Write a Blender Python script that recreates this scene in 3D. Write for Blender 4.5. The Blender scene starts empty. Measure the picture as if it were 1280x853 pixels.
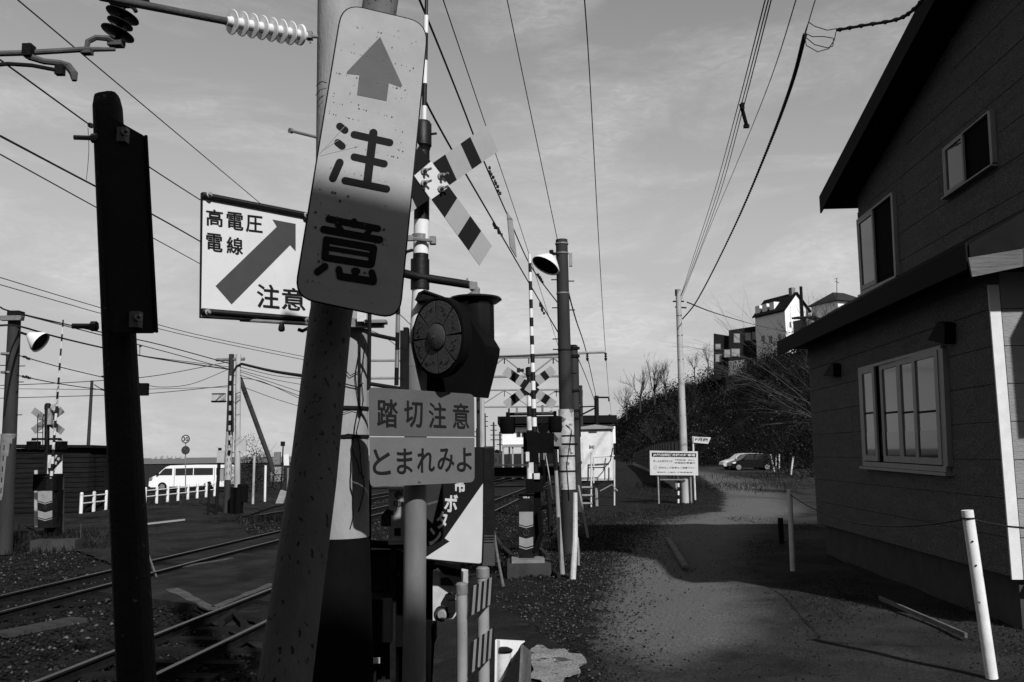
import bpy, math, random
import numpy as np
from mathutils import Vector, Matrix
random.seed(7); np.random.seed(7)
SC = bpy.context.scene; COL = SC.collection
R = math.radians
# ---------------------------------------------------------------- camera
FPX = 1100.0; PITCH = 7.28; ROLL = -0.7; CAMZ = 2.0
cam = bpy.data.cameras.new('camera'); camo = bpy.data.objects.new('camera', cam); COL.objects.link(camo)
cam.sensor_width = 36; cam.lens = 36 * FPX / 1280; cam.clip_start = 0.05; cam.clip_end = 20000
CM = (Matrix.Translation((0, 0, CAMZ)) @ Matrix.Rotation(R(90 + PITCH), 4, 'X') @ Matrix.Rotation(R(ROLL), 4, 'Z'))
camo.matrix_world = CM; SC.camera = camo
CR = CM.to_3x3(); CO = Vector((0, 0, CAMZ))
# ---------------------------------------------------------------- sky (a red-filtered black and white sky)
SUN_EL = 37.0; SUN_AZ = 26.0     # azimuth: degrees to the right of straight behind the camera
sd = Vector((math.sin(R(SUN_AZ)) * math.cos(R(SUN_EL)), -math.cos(R(SUN_AZ)) * math.cos(R(SUN_EL)), math.sin(R(SUN_EL))))
W = bpy.data.worlds.new("World"); SC.world = W; W.use_nodes = True
wn = W.node_tree.nodes; wl = W.node_tree.links; wn.clear()
sky = wn.new('ShaderNodeTexSky'); sky.sky_type = 'NISHITA'; sky.sun_disc = False
sky.sun_elevation = R(SUN_EL); sky.sun_rotation = math.atan2(sd.x, sd.y); sky.air_density = 1.25; sky.dust_density = 0.5; sky.ozone_density = 1.0
sep = wn.new('ShaderNodeSeparateColor'); wl.new(sky.outputs[0], sep.inputs[0])
tc = wn.new('ShaderNodeTexCoord'); mp = wn.new('ShaderNodeMapping'); mp.inputs['Scale'].default_value = (1.3, 1.3, 4.2)
wl.new(tc.outputs['Generated'], mp.inputs[0])
cn = wn.new('ShaderNodeTexNoise'); cn.inputs['Scale'].default_value = 2.6; cn.inputs['Detail'].default_value = 9; cn.inputs['Roughness'].default_value = .62; cn.inputs['Distortion'].default_value = .5
wl.new(mp.outputs[0], cn.inputs['Vector'])
cr = wn.new('ShaderNodeMapRange'); cr.inputs['From Min'].default_value = .46; cr.inputs['From Max'].default_value = .78; cr.inputs['To Min'].default_value = 0; cr.inputs['To Max'].default_value = 1.1
wl.new(cn.outputs[0], cr.inputs['Value'])
cn2 = wn.new('ShaderNodeTexNoise'); cn2.inputs['Scale'].default_value = 38; cn2.inputs['Detail'].default_value = 4; cn2.inputs['Distortion'].default_value = 1.2
wl.new(mp.outputs[0], cn2.inputs['Vector'])
mm = wn.new('ShaderNodeMath'); mm.operation = 'MULTIPLY'; wl.new(cr.outputs[0], mm.inputs[0]); wl.new(cn2.outputs[0], mm.inputs[1])
ma = wn.new('ShaderNodeMath'); ma.operation = 'ADD'; mi_ = wn.new('ShaderNodeMath'); mi_.operation = 'SMOOTH_MIN'; mi_.inputs[1].default_value = 2.75; mi_.inputs[2].default_value = 1.6; wl.new(sep.outputs[0], mi_.inputs[0]); wl.new(mi_.outputs[0], ma.inputs[0])
mk = wn.new('ShaderNodeMath'); mk.operation = 'MULTIPLY'; mk.inputs[1].default_value = 1.8; wl.new(mm.outputs[0], mk.inputs[0]); wl.new(mk.outputs[0], ma.inputs[1])
bg = wn.new('ShaderNodeBackground'); bg.inputs[1].default_value = 0.148; wl.new(ma.outputs[0], bg.inputs[0])
wo = wn.new('ShaderNodeOutputWorld'); wl.new(bg.outputs[0], wo.inputs[0])
sl = bpy.data.lights.new('sun', 'SUN'); sl.energy = 5.0; sl.angle = R(1.1); slo = bpy.data.objects.new('sun', sl); COL.objects.link(slo)
slo.rotation_euler = sd.to_track_quat('Z', 'Y').to_euler()
SC.view_settings.view_transform = 'Standard'; SC.view_settings.look = 'None'; SC.view_settings.exposure = 0.35; SC.view_settings.gamma = 1
SC.cycles.max_bounces = 5; SC.cycles.diffuse_bounces = 2
# ---------------------------------------------------------------- helpers
def ss(t): t = min(1, max(0, t)); return t * t * (3 - 2 * t)
def gz(x, y):
    u = x - .1155 * y
    z = -.35 + .35 * ss((u + 3.6) / 2.2)
    z += .5 * ss((y - 30) / 40) * ss((x - 1) / 6)
    if y > 150: z -= 1.0 * ss((y - 150) / 150) * (1 - ss((x - 1) / 10))
    return z
def ray(px, py): return (CR @ Vector(((px - 640) / FPX, -(py - 426.5) / FPX, -1))).normalized()
def P(px, py, d):
    r = ray(px, py); return CO + r * (d / r.y)
def G(px, py, dz=0):
    r = ray(px, py); z = 0
    for _ in range(40):
        t = (z + dz - CO.z) / r.z; p = CO + r * t
        if t < 0 or p.y > 3000: p = CO + r * (600 / r.y); break
        z = z * .5 + gz(p.x, p.y) * .5
    return p
def ext(a, b, z=None):
    d = b - a
    if z is None: z = gz(b.x, b.y)
    return a + d * ((z - a.z) / d.z)
MATS = {}
def mat(name, v, rough=.75, var=.25, scale=6, bump=.15, bscale=60, metal=0, spots=0, sscale=30, sv=.02, spec=.18, stretch=None, grain=0):
    if name in MATS: return MATS[name]
    v = .85 * v ** 1.15
    m = bpy.data.materials.new(name); m.use_nodes = True; n = m.node_tree.nodes; l = m.node_tree.links
    b = n['Principled BSDF']; b.inputs['Roughness'].default_value = rough; b.inputs['Metallic'].default_value = metal
    b.inputs['Specular IOR Level'].default_value = spec
    t = n.new('ShaderNodeTexCoord'); src = t.outputs['Object']
    if stretch:
        q = n.new('ShaderNodeMapping'); q.inputs['Scale'].default_value = stretch; l.new(src, q.inputs[0]); src = q.outputs[0]
    a = n.new('ShaderNodeTexNoise'); a.inputs['Scale'].default_value = scale; a.inputs['Detail'].default_value = 8; a.inputs['Roughness'].default_value = .65; l.new(src, a.inputs['Vector'])
    r = n.new('ShaderNodeMapRange'); r.inputs['From Min'].default_value = .3; r.inputs['From Max'].default_value = .7
    r.inputs['To Min'].default_value = v * (1 - var); r.inputs['To Max'].default_value = v * (1 + var); l.new(a.outputs[0], r.inputs['Value'])
    out = r.outputs[0]
    if spots:
        s = n.new('ShaderNodeTexNoise'); s.inputs['Scale'].default_value = sscale; s.inputs['Detail'].default_value = 5; l.new(src, s.inputs['Vector'])
        k = n.new('ShaderNodeMapRange'); k.inputs['From Min'].default_value = .735 - spots; k.inputs['From Max'].default_value = .765 - spots; l.new(s.outputs[0], k.inputs['Value'])
        x = n.new('ShaderNodeMix'); x.data_type = 'FLOAT'; l.new(k.outputs[0], x.inputs[0]); l.new(out, x.inputs[2]); x.inputs[3].default_value = sv; out = x.outputs[0]
    if grain:
        s = n.new('ShaderNodeTexNoise'); s.inputs['Scale'].default_value = grain; s.inputs['Detail'].default_value = 3; s.inputs['Roughness'].default_value = .8; l.new(src, s.inputs['Vector'])
        k = n.new('ShaderNodeMapRange'); k.inputs['From Min'].default_value = .36; k.inputs['From Max'].default_value = .68; k.inputs['To Min'].default_value = .35; k.inputs['To Max'].default_value = 1.75; l.new(s.outputs[0], k.inputs['Value'])
        x = n.new('ShaderNodeMath'); x.operation = 'MULTIPLY'; l.new(out, x.inputs[0]); l.new(k.outputs[0], x.inputs[1]); out = x.outputs[0]
    l.new(out, b.inputs['Base Color'])
    if bump:
        c = n.new('ShaderNodeTexNoise'); c.inputs['Scale'].default_value = bscale; c.inputs['Detail'].default_value = 6; l.new(src, c.inputs['Vector'])
        d = n.new('ShaderNodeBump'); d.inputs['Strength'].default_value = bump; d.inputs['Distance'].default_value = .02; l.new(c.outputs[0], d.inputs['Height']); l.new(d.outputs[0], b.inputs['Normal'])
    MATS[name] = m; return m
ORG = {}
class MB:
    def __init__(s): s.v = []; s.f = []; s.m = []; s.cur = 0
    def add(s, vs, fs):
        o = len(s.v); s.v += [tuple(v) for v in vs]; s.f += [tuple(i + o for i in f) for f in fs]; s.m += [s.cur] * len(fs); return s
    def box(s, c, sz, yaw=0, rot=None):
        c = Vector(c); M = rot or Matrix.Rotation(yaw, 3, 'Z'); h = [k / 2 for k in sz]
        vs = [c + M @ Vector((a * h[0], b * h[1], d * h[2])) for a in (-1, 1) for b in (-1, 1) for d in (-1, 1)]
        return s.add(vs, [(0, 1, 3, 2), (4, 6, 7, 5), (0, 4, 5, 1), (2, 3, 7, 6), (0, 2, 6, 4), (1, 5, 7, 3)])
    def bb(s, x0, x1, y0, y1, z0, z1): return s.box(((x0 + x1) / 2, (y0 + y1) / 2, (z0 + z1) / 2), (x1 - x0, y1 - y0, z1 - z0))
    def path(s, pts, r, n=8, cap=True):
        pts = [Vector(p) for p in pts]; rs = r if isinstance(r, (list, tuple)) else [r] * len(pts); vs = []; fs = []; last = None
        for i, p in enumerate(pts):
            d = (pts[min(i + 1, len(pts) - 1)] - pts[max(i - 1, 0)])
            if d.length < 1e-9: d = Vector((0, 0, 1))
            d.normalize()
            u = (last - d * last.dot(d)) if last else d.orthogonal()
            u.normalize(); w = d.cross(u); last = u
            for k in range(n):
                a = 2 * math.pi * k / n; vs.append(p + (u * math.cos(a) + w * math.sin(a)) * rs[i])
        for i in range(len(pts) - 1):
            for k in range(n): fs.append((i * n + k, i * n + (k + 1) % n, (i + 1) * n + (k + 1) % n, (i + 1) * n + k))
        if cap: fs.append(tuple(range(n - 1, -1, -1))); fs.append(tuple((len(pts) - 1) * n + k for k in range(n)))
        return s.add(vs, fs)
    def lathe(s, o, ax, prof, n=20):   # prof: (r, h) along the axis
        o = Vector(o); ax = Vector(ax).normalized(); u = ax.orthogonal().normalized(); w = ax.cross(u); vs = []; fs = []
        for r, h in prof:
            for k in range(n):
                a = 2 * math.pi * k / n; vs.append(o + ax * h + (u * math.cos(a) + w * math.sin(a)) * max(r, 1e-4))
        for i in range(len(prof) - 1):
            for k in range(n): fs.append((i * n + k, i * n + (k + 1) % n, (i + 1) * n + (k + 1) % n, (i + 1) * n + k))
        fs.append(tuple(range(n - 1, -1, -1))); fs.append(tuple((len(prof) - 1) * n + k for k in range(n)))
        return s.add(vs, fs)
    def prism(s, pts, off):            # planar polygon pushed along off
        n = len(pts); off = Vector(off); vs = [Vector(p) for p in pts] + [Vector(p) + off for p in pts]
        fs = [tuple(range(n - 1, -1, -1)), tuple(range(n, 2 * n))] + [(i, (i + 1) % n, n + (i + 1) % n, n + i) for i in range(n)]
        return s.add(vs, fs)
    def build(s, name, mats, parent=None, smooth=False, kind=None, label=None, cat=None, group=None):
        if not isinstance(mats, (list, tuple)): mats = [mats]
        org = ORG.get(parent.name, Vector()) if parent else (Vector(s.v[0]) if (label and s.v) else Vector())
        v = np.array(s.v, dtype=np.float64) - np.array(org)
        me = bpy.data.meshes.new(name); me.from_pydata(v.tolist(), [], s.f)
        for m in mats: me.materials.append(m)
        if len(mats) > 1: me.polygons.foreach_set('material_index', s.m)
        if smooth: me.polygons.foreach_set('use_smooth', [True] * len(me.polygons))
        me.update(); o = bpy.data.objects.new(name, me); COL.objects.link(o)
        if smooth:
            e = o.modifiers.new('es', 'EDGE_SPLIT'); e.split_angle = R(40)
        if parent: o.parent = parent; ORG[o.name] = org
        else: o.location = org; ORG[o.name] = org
        if kind: o['kind'] = kind
        if label: o['label'] = label
        if cat: o['category'] = cat
        if group: o['group'] = group
        return o
def thing(name, label, cat, loc, group=None):
    o = bpy.data.objects.new(name, None); COL.objects.link(o); o.location = loc; o.empty_display_size = .1
    o['label'] = label; o['category'] = cat; ORG[o.name] = Vector(loc)
    if group: o['group'] = group
    return o
def dup(root, loc, label=None, rz=None):
    c = root.copy(); COL.objects.link(c); c.location = loc; ORG[c.name] = Vector(loc)
    if rz is not None: c.rotation_euler.z = rz
    if label: c['label'] = label
    for k in list(root.children):
        a = k.copy(); COL.objects.link(a); a.parent = c
        for q in list(k.children):
            b = q.copy(); COL.objects.link(b); b.parent = a
    return c
class Plane:
    def __init__(s, p, n):
        s.p = Vector(p); s.n = Vector(n).normalized()
        if s.n.dot(CO - s.p) < 0: s.n = -s.n
    @classmethod
    def c3(cls, a, b, c): return cls(a, (b - a).cross(c - a))
    def at(s, px, py, off=0):
        r = ray(px, py); return CO + r * ((s.p - CO).dot(s.n) / r.dot(s.n)) + s.n * off
    def poly(s, mb, pts, off=0, th=.002): mb.prism([s.at(x, y, off) for x, y in pts], s.n * th); return mb
    def cap(s, mb, a, b, w, off=0, th=.0015):
        ax, ay = a; bx, by = b; an = math.atan2(by - ay, bx - ax); pts = []
        for k in range(9): t = an + math.pi / 2 + math.pi * k / 8; pts.append((ax + w / 2 * math.cos(t), ay + w / 2 * math.sin(t)))
        for k in range(9): t = an - math.pi / 2 + math.pi * k / 8; pts.append((bx + w / 2 * math.cos(t), by + w / 2 * math.sin(t)))
        return s.poly(mb, pts, off, th)
def rpoly(c, r, n=4):                  # rounded corners of a pixel polygon
    out = []; m = len(c)
    for i in range(m):
        p = Vector(c[i]); a = (Vector(c[i - 1]) - p).normalized(); b = (Vector(c[(i + 1) % m]) - p).normalized()
        p0 = p + a * r; p1 = p + b * r
        for k in range(n + 1):
            t = k / n; out.append(tuple((1 - t) ** 2 * p0 + 2 * t * (1 - t) * p + t * t * p1))
    return out
GL = {}
def glyph_data(ch, bold):
    k = (ch, bold)
    if k not in GL:
        c = bpy.data.curves.new('t', 'FONT'); c.body = ch; c.size = 1; c.offset = bold; c.resolution_u = 3; c.fill_mode = 'FRONT'
        o = bpy.data.objects.new('t', c); COL.objects.link(o); dg = bpy.context.evaluated_depsgraph_get(); me = bpy.data.meshes.new_from_object(o.evaluated_get(dg))
        v = np.array([x.co[:2] for x in me.vertices]); f = [tuple(p.vertices) for p in me.polygons]
        bpy.data.objects.remove(o); bpy.data.curves.remove(c); bpy.data.meshes.remove(me); GL[k] = (v, f)
    return GL[k]
def text(mb, mapf, s, tl, tr, bl, bold=.0):   # a string stretched over the frame tl, tr, bl of the map
    v, f = glyph_data(s, bold)
    if len(v) == 0: return
    lo = v.min(0); hi = v.max(0); q = (v - lo) / (hi - lo + 1e-9)
    if bold > .0121 and bold < .03:
        for k_, d_ in enumerate((-.018, .018, 0)):
            text(mb, lambda x, y: (lambda q_: q_ + (CO - q_).normalized() * .0004 * (k_ + 1))(mapf(x, y)), s, (tl[0] + (tr[0] - tl[0]) * d_, tl[1] + (bl[1] - tl[1]) * d_ * .6), (tr[0] + (tr[0] - tl[0]) * d_, tr[1] + (bl[1] - tl[1]) * d_ * .6), (bl[0] + (tr[0] - tl[0]) * d_, bl[1] + (bl[1] - tl[1]) * d_ * .6), .006)
        return
    pts = [mapf(tl[0] + (tr[0] - tl[0]) * a + (bl[0] - tl[0]) * (1 - b), tl[1] + (tr[1] - tl[1]) * a + (bl[1] - tl[1]) * (1 - b)) for a, b in q]
    mb.add(pts, f)
def np_obj(name, v, f, mats, mi=None, **kw):   # fast mesh, equal-sided faces, numpy
    me = bpy.data.meshes.new(name); nf, k = f.shape
    me.vertices.add(len(v)); me.vertices.foreach_set('co', v.astype(np.float32).ravel())
    me.loops.add(nf * k); me.loops.foreach_set('vertex_index', f.astype(np.int32).ravel())
    me.polygons.add(nf); me.polygons.foreach_set('loop_start', np.arange(0, nf * k, k, dtype=np.int32))
    for m in mats: me.materials.append(m)
    if mi is not None: me.polygons.foreach_set('material_index', mi.astype(np.int32))
    me.update(calc_edges=True); o = bpy.data.objects.new(name, me); COL.objects.link(o)
    p = kw.pop('parent', None)
    if p: o.parent = p; o.location = -Vector(p.location)
    for a, b in kw.items(): o[a] = b
    return o
VGZ = np.vectorize(gz)
# ---------------------------------------------------------------- materials
M_ballast = mat('ballast', .028, .95, .6, 3, .9, 25, spec=.04)
M_lot = mat('worn_gravel', .12, .95, .5, .55, .9, 30, spots=.13, sscale=1.6, sv=.05, grain=45)
M_asph = mat('asphalt', .027, .9, .8, .6, .9, 60, spots=.14, sscale=2, sv=.02, grain=80, spec=.04)
M_slab = mat('crossing_panel', .027, .9, .8, 1.3, .5, 50, grain=60, spec=.04)
M_field = mat('field', .05, .95, .5, .02, .5, 1, spec=.04)
M_stoneA = mat('stone_dark', .016, .9, .5, 8, spec=.04); M_stoneB = mat('stone_mid', .03, .9, .4, 8, spec=.04); M_stoneC = mat('stone_pale', .10, .9, .3, 8, spec=.04)
M_rail = mat('rail_rust', .02, .6, .4, 8, .2, 60, spec=.04); M_railtop = mat('rail_head', .10, .35, .2, 4, 0, 60, metal=.9)
M_sleeper = mat('sleeper', .018, .9, .4, 6, spec=.04)
M_conc = mat('concrete', .27, .9, .25, 3, .3, 40, spots=.06, sscale=5, sv=.14)
M_concd = mat('concrete_weathered', .055, .9, .35, 3, .4, 40, spec=.04)
M_pole = mat('pole_concrete', .27, .9, .25, 3, .25, 50, stretch=(1, 1, .35))
M_polegrey = mat('pole_grey', .036, .8, .3, 3, .3, 50, stretch=(1, 1, .3))
M_polelight = mat('pole_light', .36, .7, .25, 3, .2, 40, stretch=(1, 1, .3))
M_black = mat('black_metal', .008, .5, .3, 8, .1, 40, spec=.2)
M_blackm = mat('black_matt', .006, .9, .3, 8, .1, 40, spec=.06)
M_dark = mat('dark_metal', .016, .7, .45, 8, .2, 40, spec=.04)
M_darkpost = mat('brown_post', .012, .8, .5, 14, .3, 60, spec=.2, spots=.05, sscale=22, sv=.05)
M_grey = mat('galvanised', .20, .5, .25, 10, .1, 60, metal=.2)
M_greyp = mat('painted_grey', .26, .55, .2, 5, .08, 80, spots=.03, sscale=30, sv=.1)
M_white = mat('white_paint', .62, .5, .08, 6, .05, 60)
M_whited = mat('white_paint_worn', .5, .6, .18, 8, .1, 60, spots=.07, sscale=24, sv=.12)
M_sheet = mat('sign_sheet', .25, .45, .12, 5, .04, 80, spots=.035, sscale=38, sv=.06)
M_sheet2 = mat('sign_white', .5, .4, .06, 5, .03, 80)
M_ink = mat('sign_ink', .014, .9, .1, 8, 0, spec=.1); M_ink2 = mat('sign_mid', .05, .5, .12, 10, 0); M_red = mat('sign_red', .065, .5, .15, 10, 0)
M_porc = mat('porcelain', .62, .12, .05, 5, 0, spec=.6); M_porcd = mat('porcelain_dark', .02, .15, .1, 5, 0)
M_cable = mat('cable', .014, .7, .1, 5, 0); M_cablew = mat('wire_bare', .03, .6, .1, 5, 0)
M_rustpole = mat('rusty_pole', .11, .75, .25, 5, .25, 50, spots=.11, sscale=55, sv=.012, stretch=(1, 1, .5))
M_siding = mat('siding', .125, .85, .15, 3, .7, 40, stretch=(.6, .6, 3), grain=42, spec=.04)  # kept darker than the front boards, for the shaded side walls
M_trim = mat('window_trim', .25, .5, .12, 5, .05); M_cornerw = mat('corner_board', .6, .6, .1, 6, .1)
M_wood = mat('weathered_wood', .14, .9, .4, 6, .4, 40, stretch=(.6, .6, 8)); M_roof = mat('roof_metal', .01, .8, .3, 5, .1, spec=.08)
M_woodd = mat('shed_boards', .018, .95, .55, 4, .4, 30, stretch=(.3, .3, 5), spec=.04)
M_leafA = mat('leaf_dark', .008, .8, .5, 2, 0, spec=.04); M_leafB = mat('leaf_mid', .019, .8, .5, 2, 0, spec=.04); M_leafC = mat('leaf_pale', .05, .8, .4, 2, 0, spec=.2)
M_twig = mat('twig', .04, .9, .4, 4, 0); M_twigp = mat('twig_pale', .06, .9, .3, 4, 0, spec=.04); M_bark = mat('bark', .05, .9, .4, 4, .3, spec=.04)
M_hill = mat('hill_soil', .012, .95, .6, .4, .5, 4, spec=.04)
M_sea = mat('sea_water', .03, .35, .3, .01, .3, .2, spec=.3)
M_housew = mat('house_white', .72, .7, .08, 2, .05); M_houseg = mat('house_grey', .2, .8, .15, 2, .1); M_housed = mat('house_dark', .01, .8, .3, 2, .1)
M_paint = mat('road_paint', .28, .8, .3, 8, .3, 60, spots=.1, sscale=12, sv=.08)
def glass(name, v=.02, r=.04):
    m = bpy.data.materials.new(name); m.use_nodes = True; b = m.node_tree.nodes['Principled BSDF']
    b.inputs['Base Color'].default_value = (v, v, v, 1); b.inputs['Roughness'].default_value = r; b.inputs['Specular IOR Level'].default_value = .5; return m
M_glass = glass('window_glass'); M_glassb = glass('pale_glass', .10, .08); M_carpaint = mat('car_black', .006, .3, .05, 5, 0, spec=.25); M_carwhite = glass('car_white', .58, .25); M_carsil = glass('car_silver', .35, .2)
# ---------------------------------------------------------------- ground
def axis(lst):
    out = []
    for a, b, n in lst: out += list(np.linspace(a, b, n, endpoint=False))
    return np.array(out + [lst[-1][1]])
xs = axis([(-4000, -400, 8), (-400, -40, 20), (-40, -12, 28), (-12, 12, 170), (12, 60, 50), (60, 400, 16), (400, 4000, 8)])
ys = axis([(-200, -10, 8), (-10, 5, 20), (5, 30, 110), (30, 110, 80), (110, 400, 30), (400, 6000, 12)])
X, Y = np.meshgrid(xs, ys); Z = VGZ(X, Y)
nz = (np.sin(X * 2.1 + np.sin(Y * 1.3)) * np.cos(Y * 1.7 + X) * .018 + np.sin(X * 5.3) * np.sin(Y * 4.1) * .008)
Z = Z + nz * (np.abs(X) < 40) * (Y < 110) - .02
nx, ny = len(xs), len(ys); i = np.arange((nx - 1) * (ny - 1)); r_, c_ = i // (nx - 1), i % (nx - 1); a = r_ * nx + c_
def ground_mat():
    m = bpy.data.materials.new('ground_mix'); m.use_nodes = True; n = m.node_tree.nodes; l = m.node_tree.links; b = n['Principled BSDF']; b.inputs['Roughness'].default_value = .95; b.inputs['Specular IOR Level'].default_value = .04
    t = n.new('ShaderNodeTexCoord').outputs['Object']
    def noise(s, d=8, r=.65, dist=0):
        a = n.new('ShaderNodeTexNoise'); a.inputs['Scale'].default_value = s; a.inputs['Detail'].default_value = d; a.inputs['Roughness'].default_value = r; a.inputs['Distortion'].default_value = dist; l.new(t, a.inputs['Vector']); return a.outputs[0]
    def rng(x, a0, a1, b0, b1):
        q = n.new('ShaderNodeMapRange'); q.inputs['From Min'].default_value = a0; q.inputs['From Max'].default_value = a1; q.inputs['To Min'].default_value = b0; q.inputs['To Max'].default_value = b1; l.new(x, q.inputs['Value']); return q.outputs[0]
    def mth(op, x, y):
        q = n.new('ShaderNodeMath'); q.operation = op
        for k, s in enumerate((x, y)):
            if isinstance(s, (int, float)): q.inputs[k].default_value = s
            else: l.new(s, q.inputs[k])
        return q.outputs[0]
    def mix(f, x, y):
        q = n.new('ShaderNodeMix'); q.data_type = 'FLOAT'; l.new(f, q.inputs[0])
        for k, s in ((2, x), (3, y)):
            if isinstance(s, (int, float)): q.inputs[k].default_value = s
            else: l.new(s, q.inputs[k])
        return q.outputs[0]
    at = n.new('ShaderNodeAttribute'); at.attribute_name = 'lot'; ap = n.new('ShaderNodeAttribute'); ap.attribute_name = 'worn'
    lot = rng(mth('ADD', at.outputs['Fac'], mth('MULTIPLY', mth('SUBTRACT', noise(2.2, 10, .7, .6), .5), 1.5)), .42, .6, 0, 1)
    soil = rng(noise(1.3, 10, .75), .3, .7, .005, .019); gr = rng(noise(.7, 9, .7, .4), .32, .68, .010, .036)  # unworn lot ground is darker, partly to deepen the house shade
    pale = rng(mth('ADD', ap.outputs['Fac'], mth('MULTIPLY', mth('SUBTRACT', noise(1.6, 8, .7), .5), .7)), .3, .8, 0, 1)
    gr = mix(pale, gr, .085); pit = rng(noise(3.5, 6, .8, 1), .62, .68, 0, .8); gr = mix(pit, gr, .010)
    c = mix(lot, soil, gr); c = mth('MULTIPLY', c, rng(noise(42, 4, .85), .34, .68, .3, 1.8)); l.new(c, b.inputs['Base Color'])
    bp = n.new('ShaderNodeBump'); bp.inputs['Strength'].default_value = .9; bp.inputs['Distance'].default_value = .025; l.new(noise(28, 8, .8), bp.inputs['Height']); l.new(bp.outputs[0], b.inputs['Normal']); return m
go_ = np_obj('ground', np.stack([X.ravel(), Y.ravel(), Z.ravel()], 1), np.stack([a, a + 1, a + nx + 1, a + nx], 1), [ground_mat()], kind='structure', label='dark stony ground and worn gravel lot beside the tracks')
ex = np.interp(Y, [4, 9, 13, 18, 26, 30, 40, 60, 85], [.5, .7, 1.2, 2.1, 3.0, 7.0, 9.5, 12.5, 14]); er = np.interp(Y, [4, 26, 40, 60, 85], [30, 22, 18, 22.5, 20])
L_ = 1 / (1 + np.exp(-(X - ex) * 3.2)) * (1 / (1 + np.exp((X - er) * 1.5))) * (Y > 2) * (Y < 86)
wx = np.interp(Y, [6, 9, 13, 18, 24, 30, 50], [1.2, 1.5, 2.3, 3.2, 5, 8, 12]); WN = np.exp(-((X - wx) / np.interp(Y, [6, 12, 20, 50], [.8, 1.25, 1.7, 3])) ** 2) * np.interp(Y, [6, 8.5, 10, 60], [0, .3, 1, .8])  # pale worn path, its width also fitted to the sunlit ground
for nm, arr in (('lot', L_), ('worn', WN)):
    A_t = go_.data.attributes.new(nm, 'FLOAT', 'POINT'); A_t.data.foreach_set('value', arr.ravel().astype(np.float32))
def sheet(name, edgeA, edgeB, m, dz, label, div=24, wid=6, kind='structure', rough=.0):
    # strip between two polylines on the ground
    def samp(pl, t):
        pl = [Vector(p) for p in pl]; L = [0]
        for p, q in zip(pl, pl[1:]): L.append(L[-1] + (q - p).length)
        s = t * L[-1]
        for k in range(len(pl) - 1):
            if s <= L[k + 1] + 1e-6: return pl[k].lerp(pl[k + 1], (s - L[k]) / max(1e-9, L[k + 1] - L[k]))
        return pl[-1]
    mb = MB(); vs = []; fs = []
    for k in range(div + 1):
        pa, pb = samp(edgeA, k / div), samp(edgeB, k / div)
        if rough: pa += Vector((random.uniform(-rough, rough), random.uniform(-rough, rough))); pb += Vector((random.uniform(-rough, rough), random.uniform(-rough, rough)))
        for w in range(wid + 1):
            p = pa.lerp(pb, w / wid); vs.append((p.x, p.y, gz(p.x, p.y) + dz))
    for k in range(div):
        for w in range(wid):
            a = k * (wid + 1) + w; fs.append((a, a + 1, a + wid + 2, a + wid + 1))
    mb.add(vs, fs); o = mb.build(name, m, None, kind=kind, label=label); return o
rd = Vector((-.53, .85)); ro = Vector((-4.5, 13.2)); rp = Vector((.85, .53)) * 4.7
nearE = [(-1.0, 5), (-2.5, 10.1), tuple(ro), tuple(ro + rd * 6), (-12.7, 25), (-17.5, 32), (-18.6, 40), (-19, 62)]
farE = [(.5, 5), (.55, 9), (-.35, 12.4), tuple(ro + rp * .85 + rd * 1.5), tuple(ro + rp + rd * 6), (-7.6, 26), (-10.4, 33), (-11.2, 42), (-10.5, 62)]
sheet('crossing_road', nearE, farE, M_asph, .03, 'dark asphalt road running over the level crossing', 150, 12, rough=.04)
sheet('cross_street', [(-40, 61), (-12, 62), (4, 64)], [(-42, 71), (-12, 72), (4, 74)], M_asph, .05, 'asphalt side street with the white van on it', 20, 6)
sl_ = [G(182, 656), G(231, 650.5), G(231, 652.8), G(182, 658.6)]
sheet('stop_line', [sl_[0].to_2d(), sl_[1].to_2d()], [sl_[3].to_2d(), sl_[2].to_2d()], M_paint, .055, 'worn white stop line before the crossing', 8, 1, rough=.01)
# crossing slabs between and beside the rails
def tr(u, y): return (u + .1155 * y, y)
def slab(name, u0, u1, y0, y1, top, label):
    a, b = tr(u0, y0), tr(u1, y0 - .0); sh = .62 * (u1 - u0)
    p = [tr(u0, y0 + sh), tr(u1, y0), tr(u1, y1), tr(u0, y1 + sh)]
    mb = MB(); n = 12
    mb.prism([(x, y, gz(x, y) - .1) for x, y in p], (0, 0, .1 + top)); return mb.build(name, M_slab, None, kind='structure', label=label)
UA, UB = -5.84, -4.77
slab('crossing_slab', UA + .1, UB - .1, 13.8, 19.8, .1, 'paved slab between the near rails')
slab('crossing_slab', -8.9, UA - .1, 13.6, 19.4, .1, 'paved slab between the two tracks')
slab('crossing_slab', UB + .1, -3.2, 12.6, 18.6, .1, 'paved slab beside the near rail')
U2A, U2B = -10.1, -9.03
slab('crossing_slab', U2A + .1, U2B - .1, 19.2, 26, .1, 'paved slab between the far rails')
def rail(u, y0, y1, label, grp, z=-.35):
    mb = MB()
    n = 30
    for (w, h0, h1, mi) in ((.065, .11, .135, 1), (.016, .02, .11, 0), (.12, .0, .02, 0)):
        mb.cur = mi; vs = []; fs = []
        for k in range(n + 1):
            y = y0 + (y1 - y0) * (k / n) ** 1.5
            x = u + .1155 * y; zz = -.35 + .02
            for a, b in ((-w / 2, h0), (w / 2, h0), (w / 2, h1), (-w / 2, h1)): vs.append((x + a, y, zz + b))
        for k in range(n):
            for q in range(4): fs.append((k * 4 + q, k * 4 + (q + 1) % 4, k * 4 + 4 + (q + 1) % 4, k * 4 + 4 + q))
        mb.add(vs, fs)
    return mb.build('rail', [M_rail, M_railtop], None, kind=None, label=label, cat='rail', group=grp)
rail(UA, 3, 260, 'far rail of the nearest track crossing the bottom left corner', 'rails')
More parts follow.
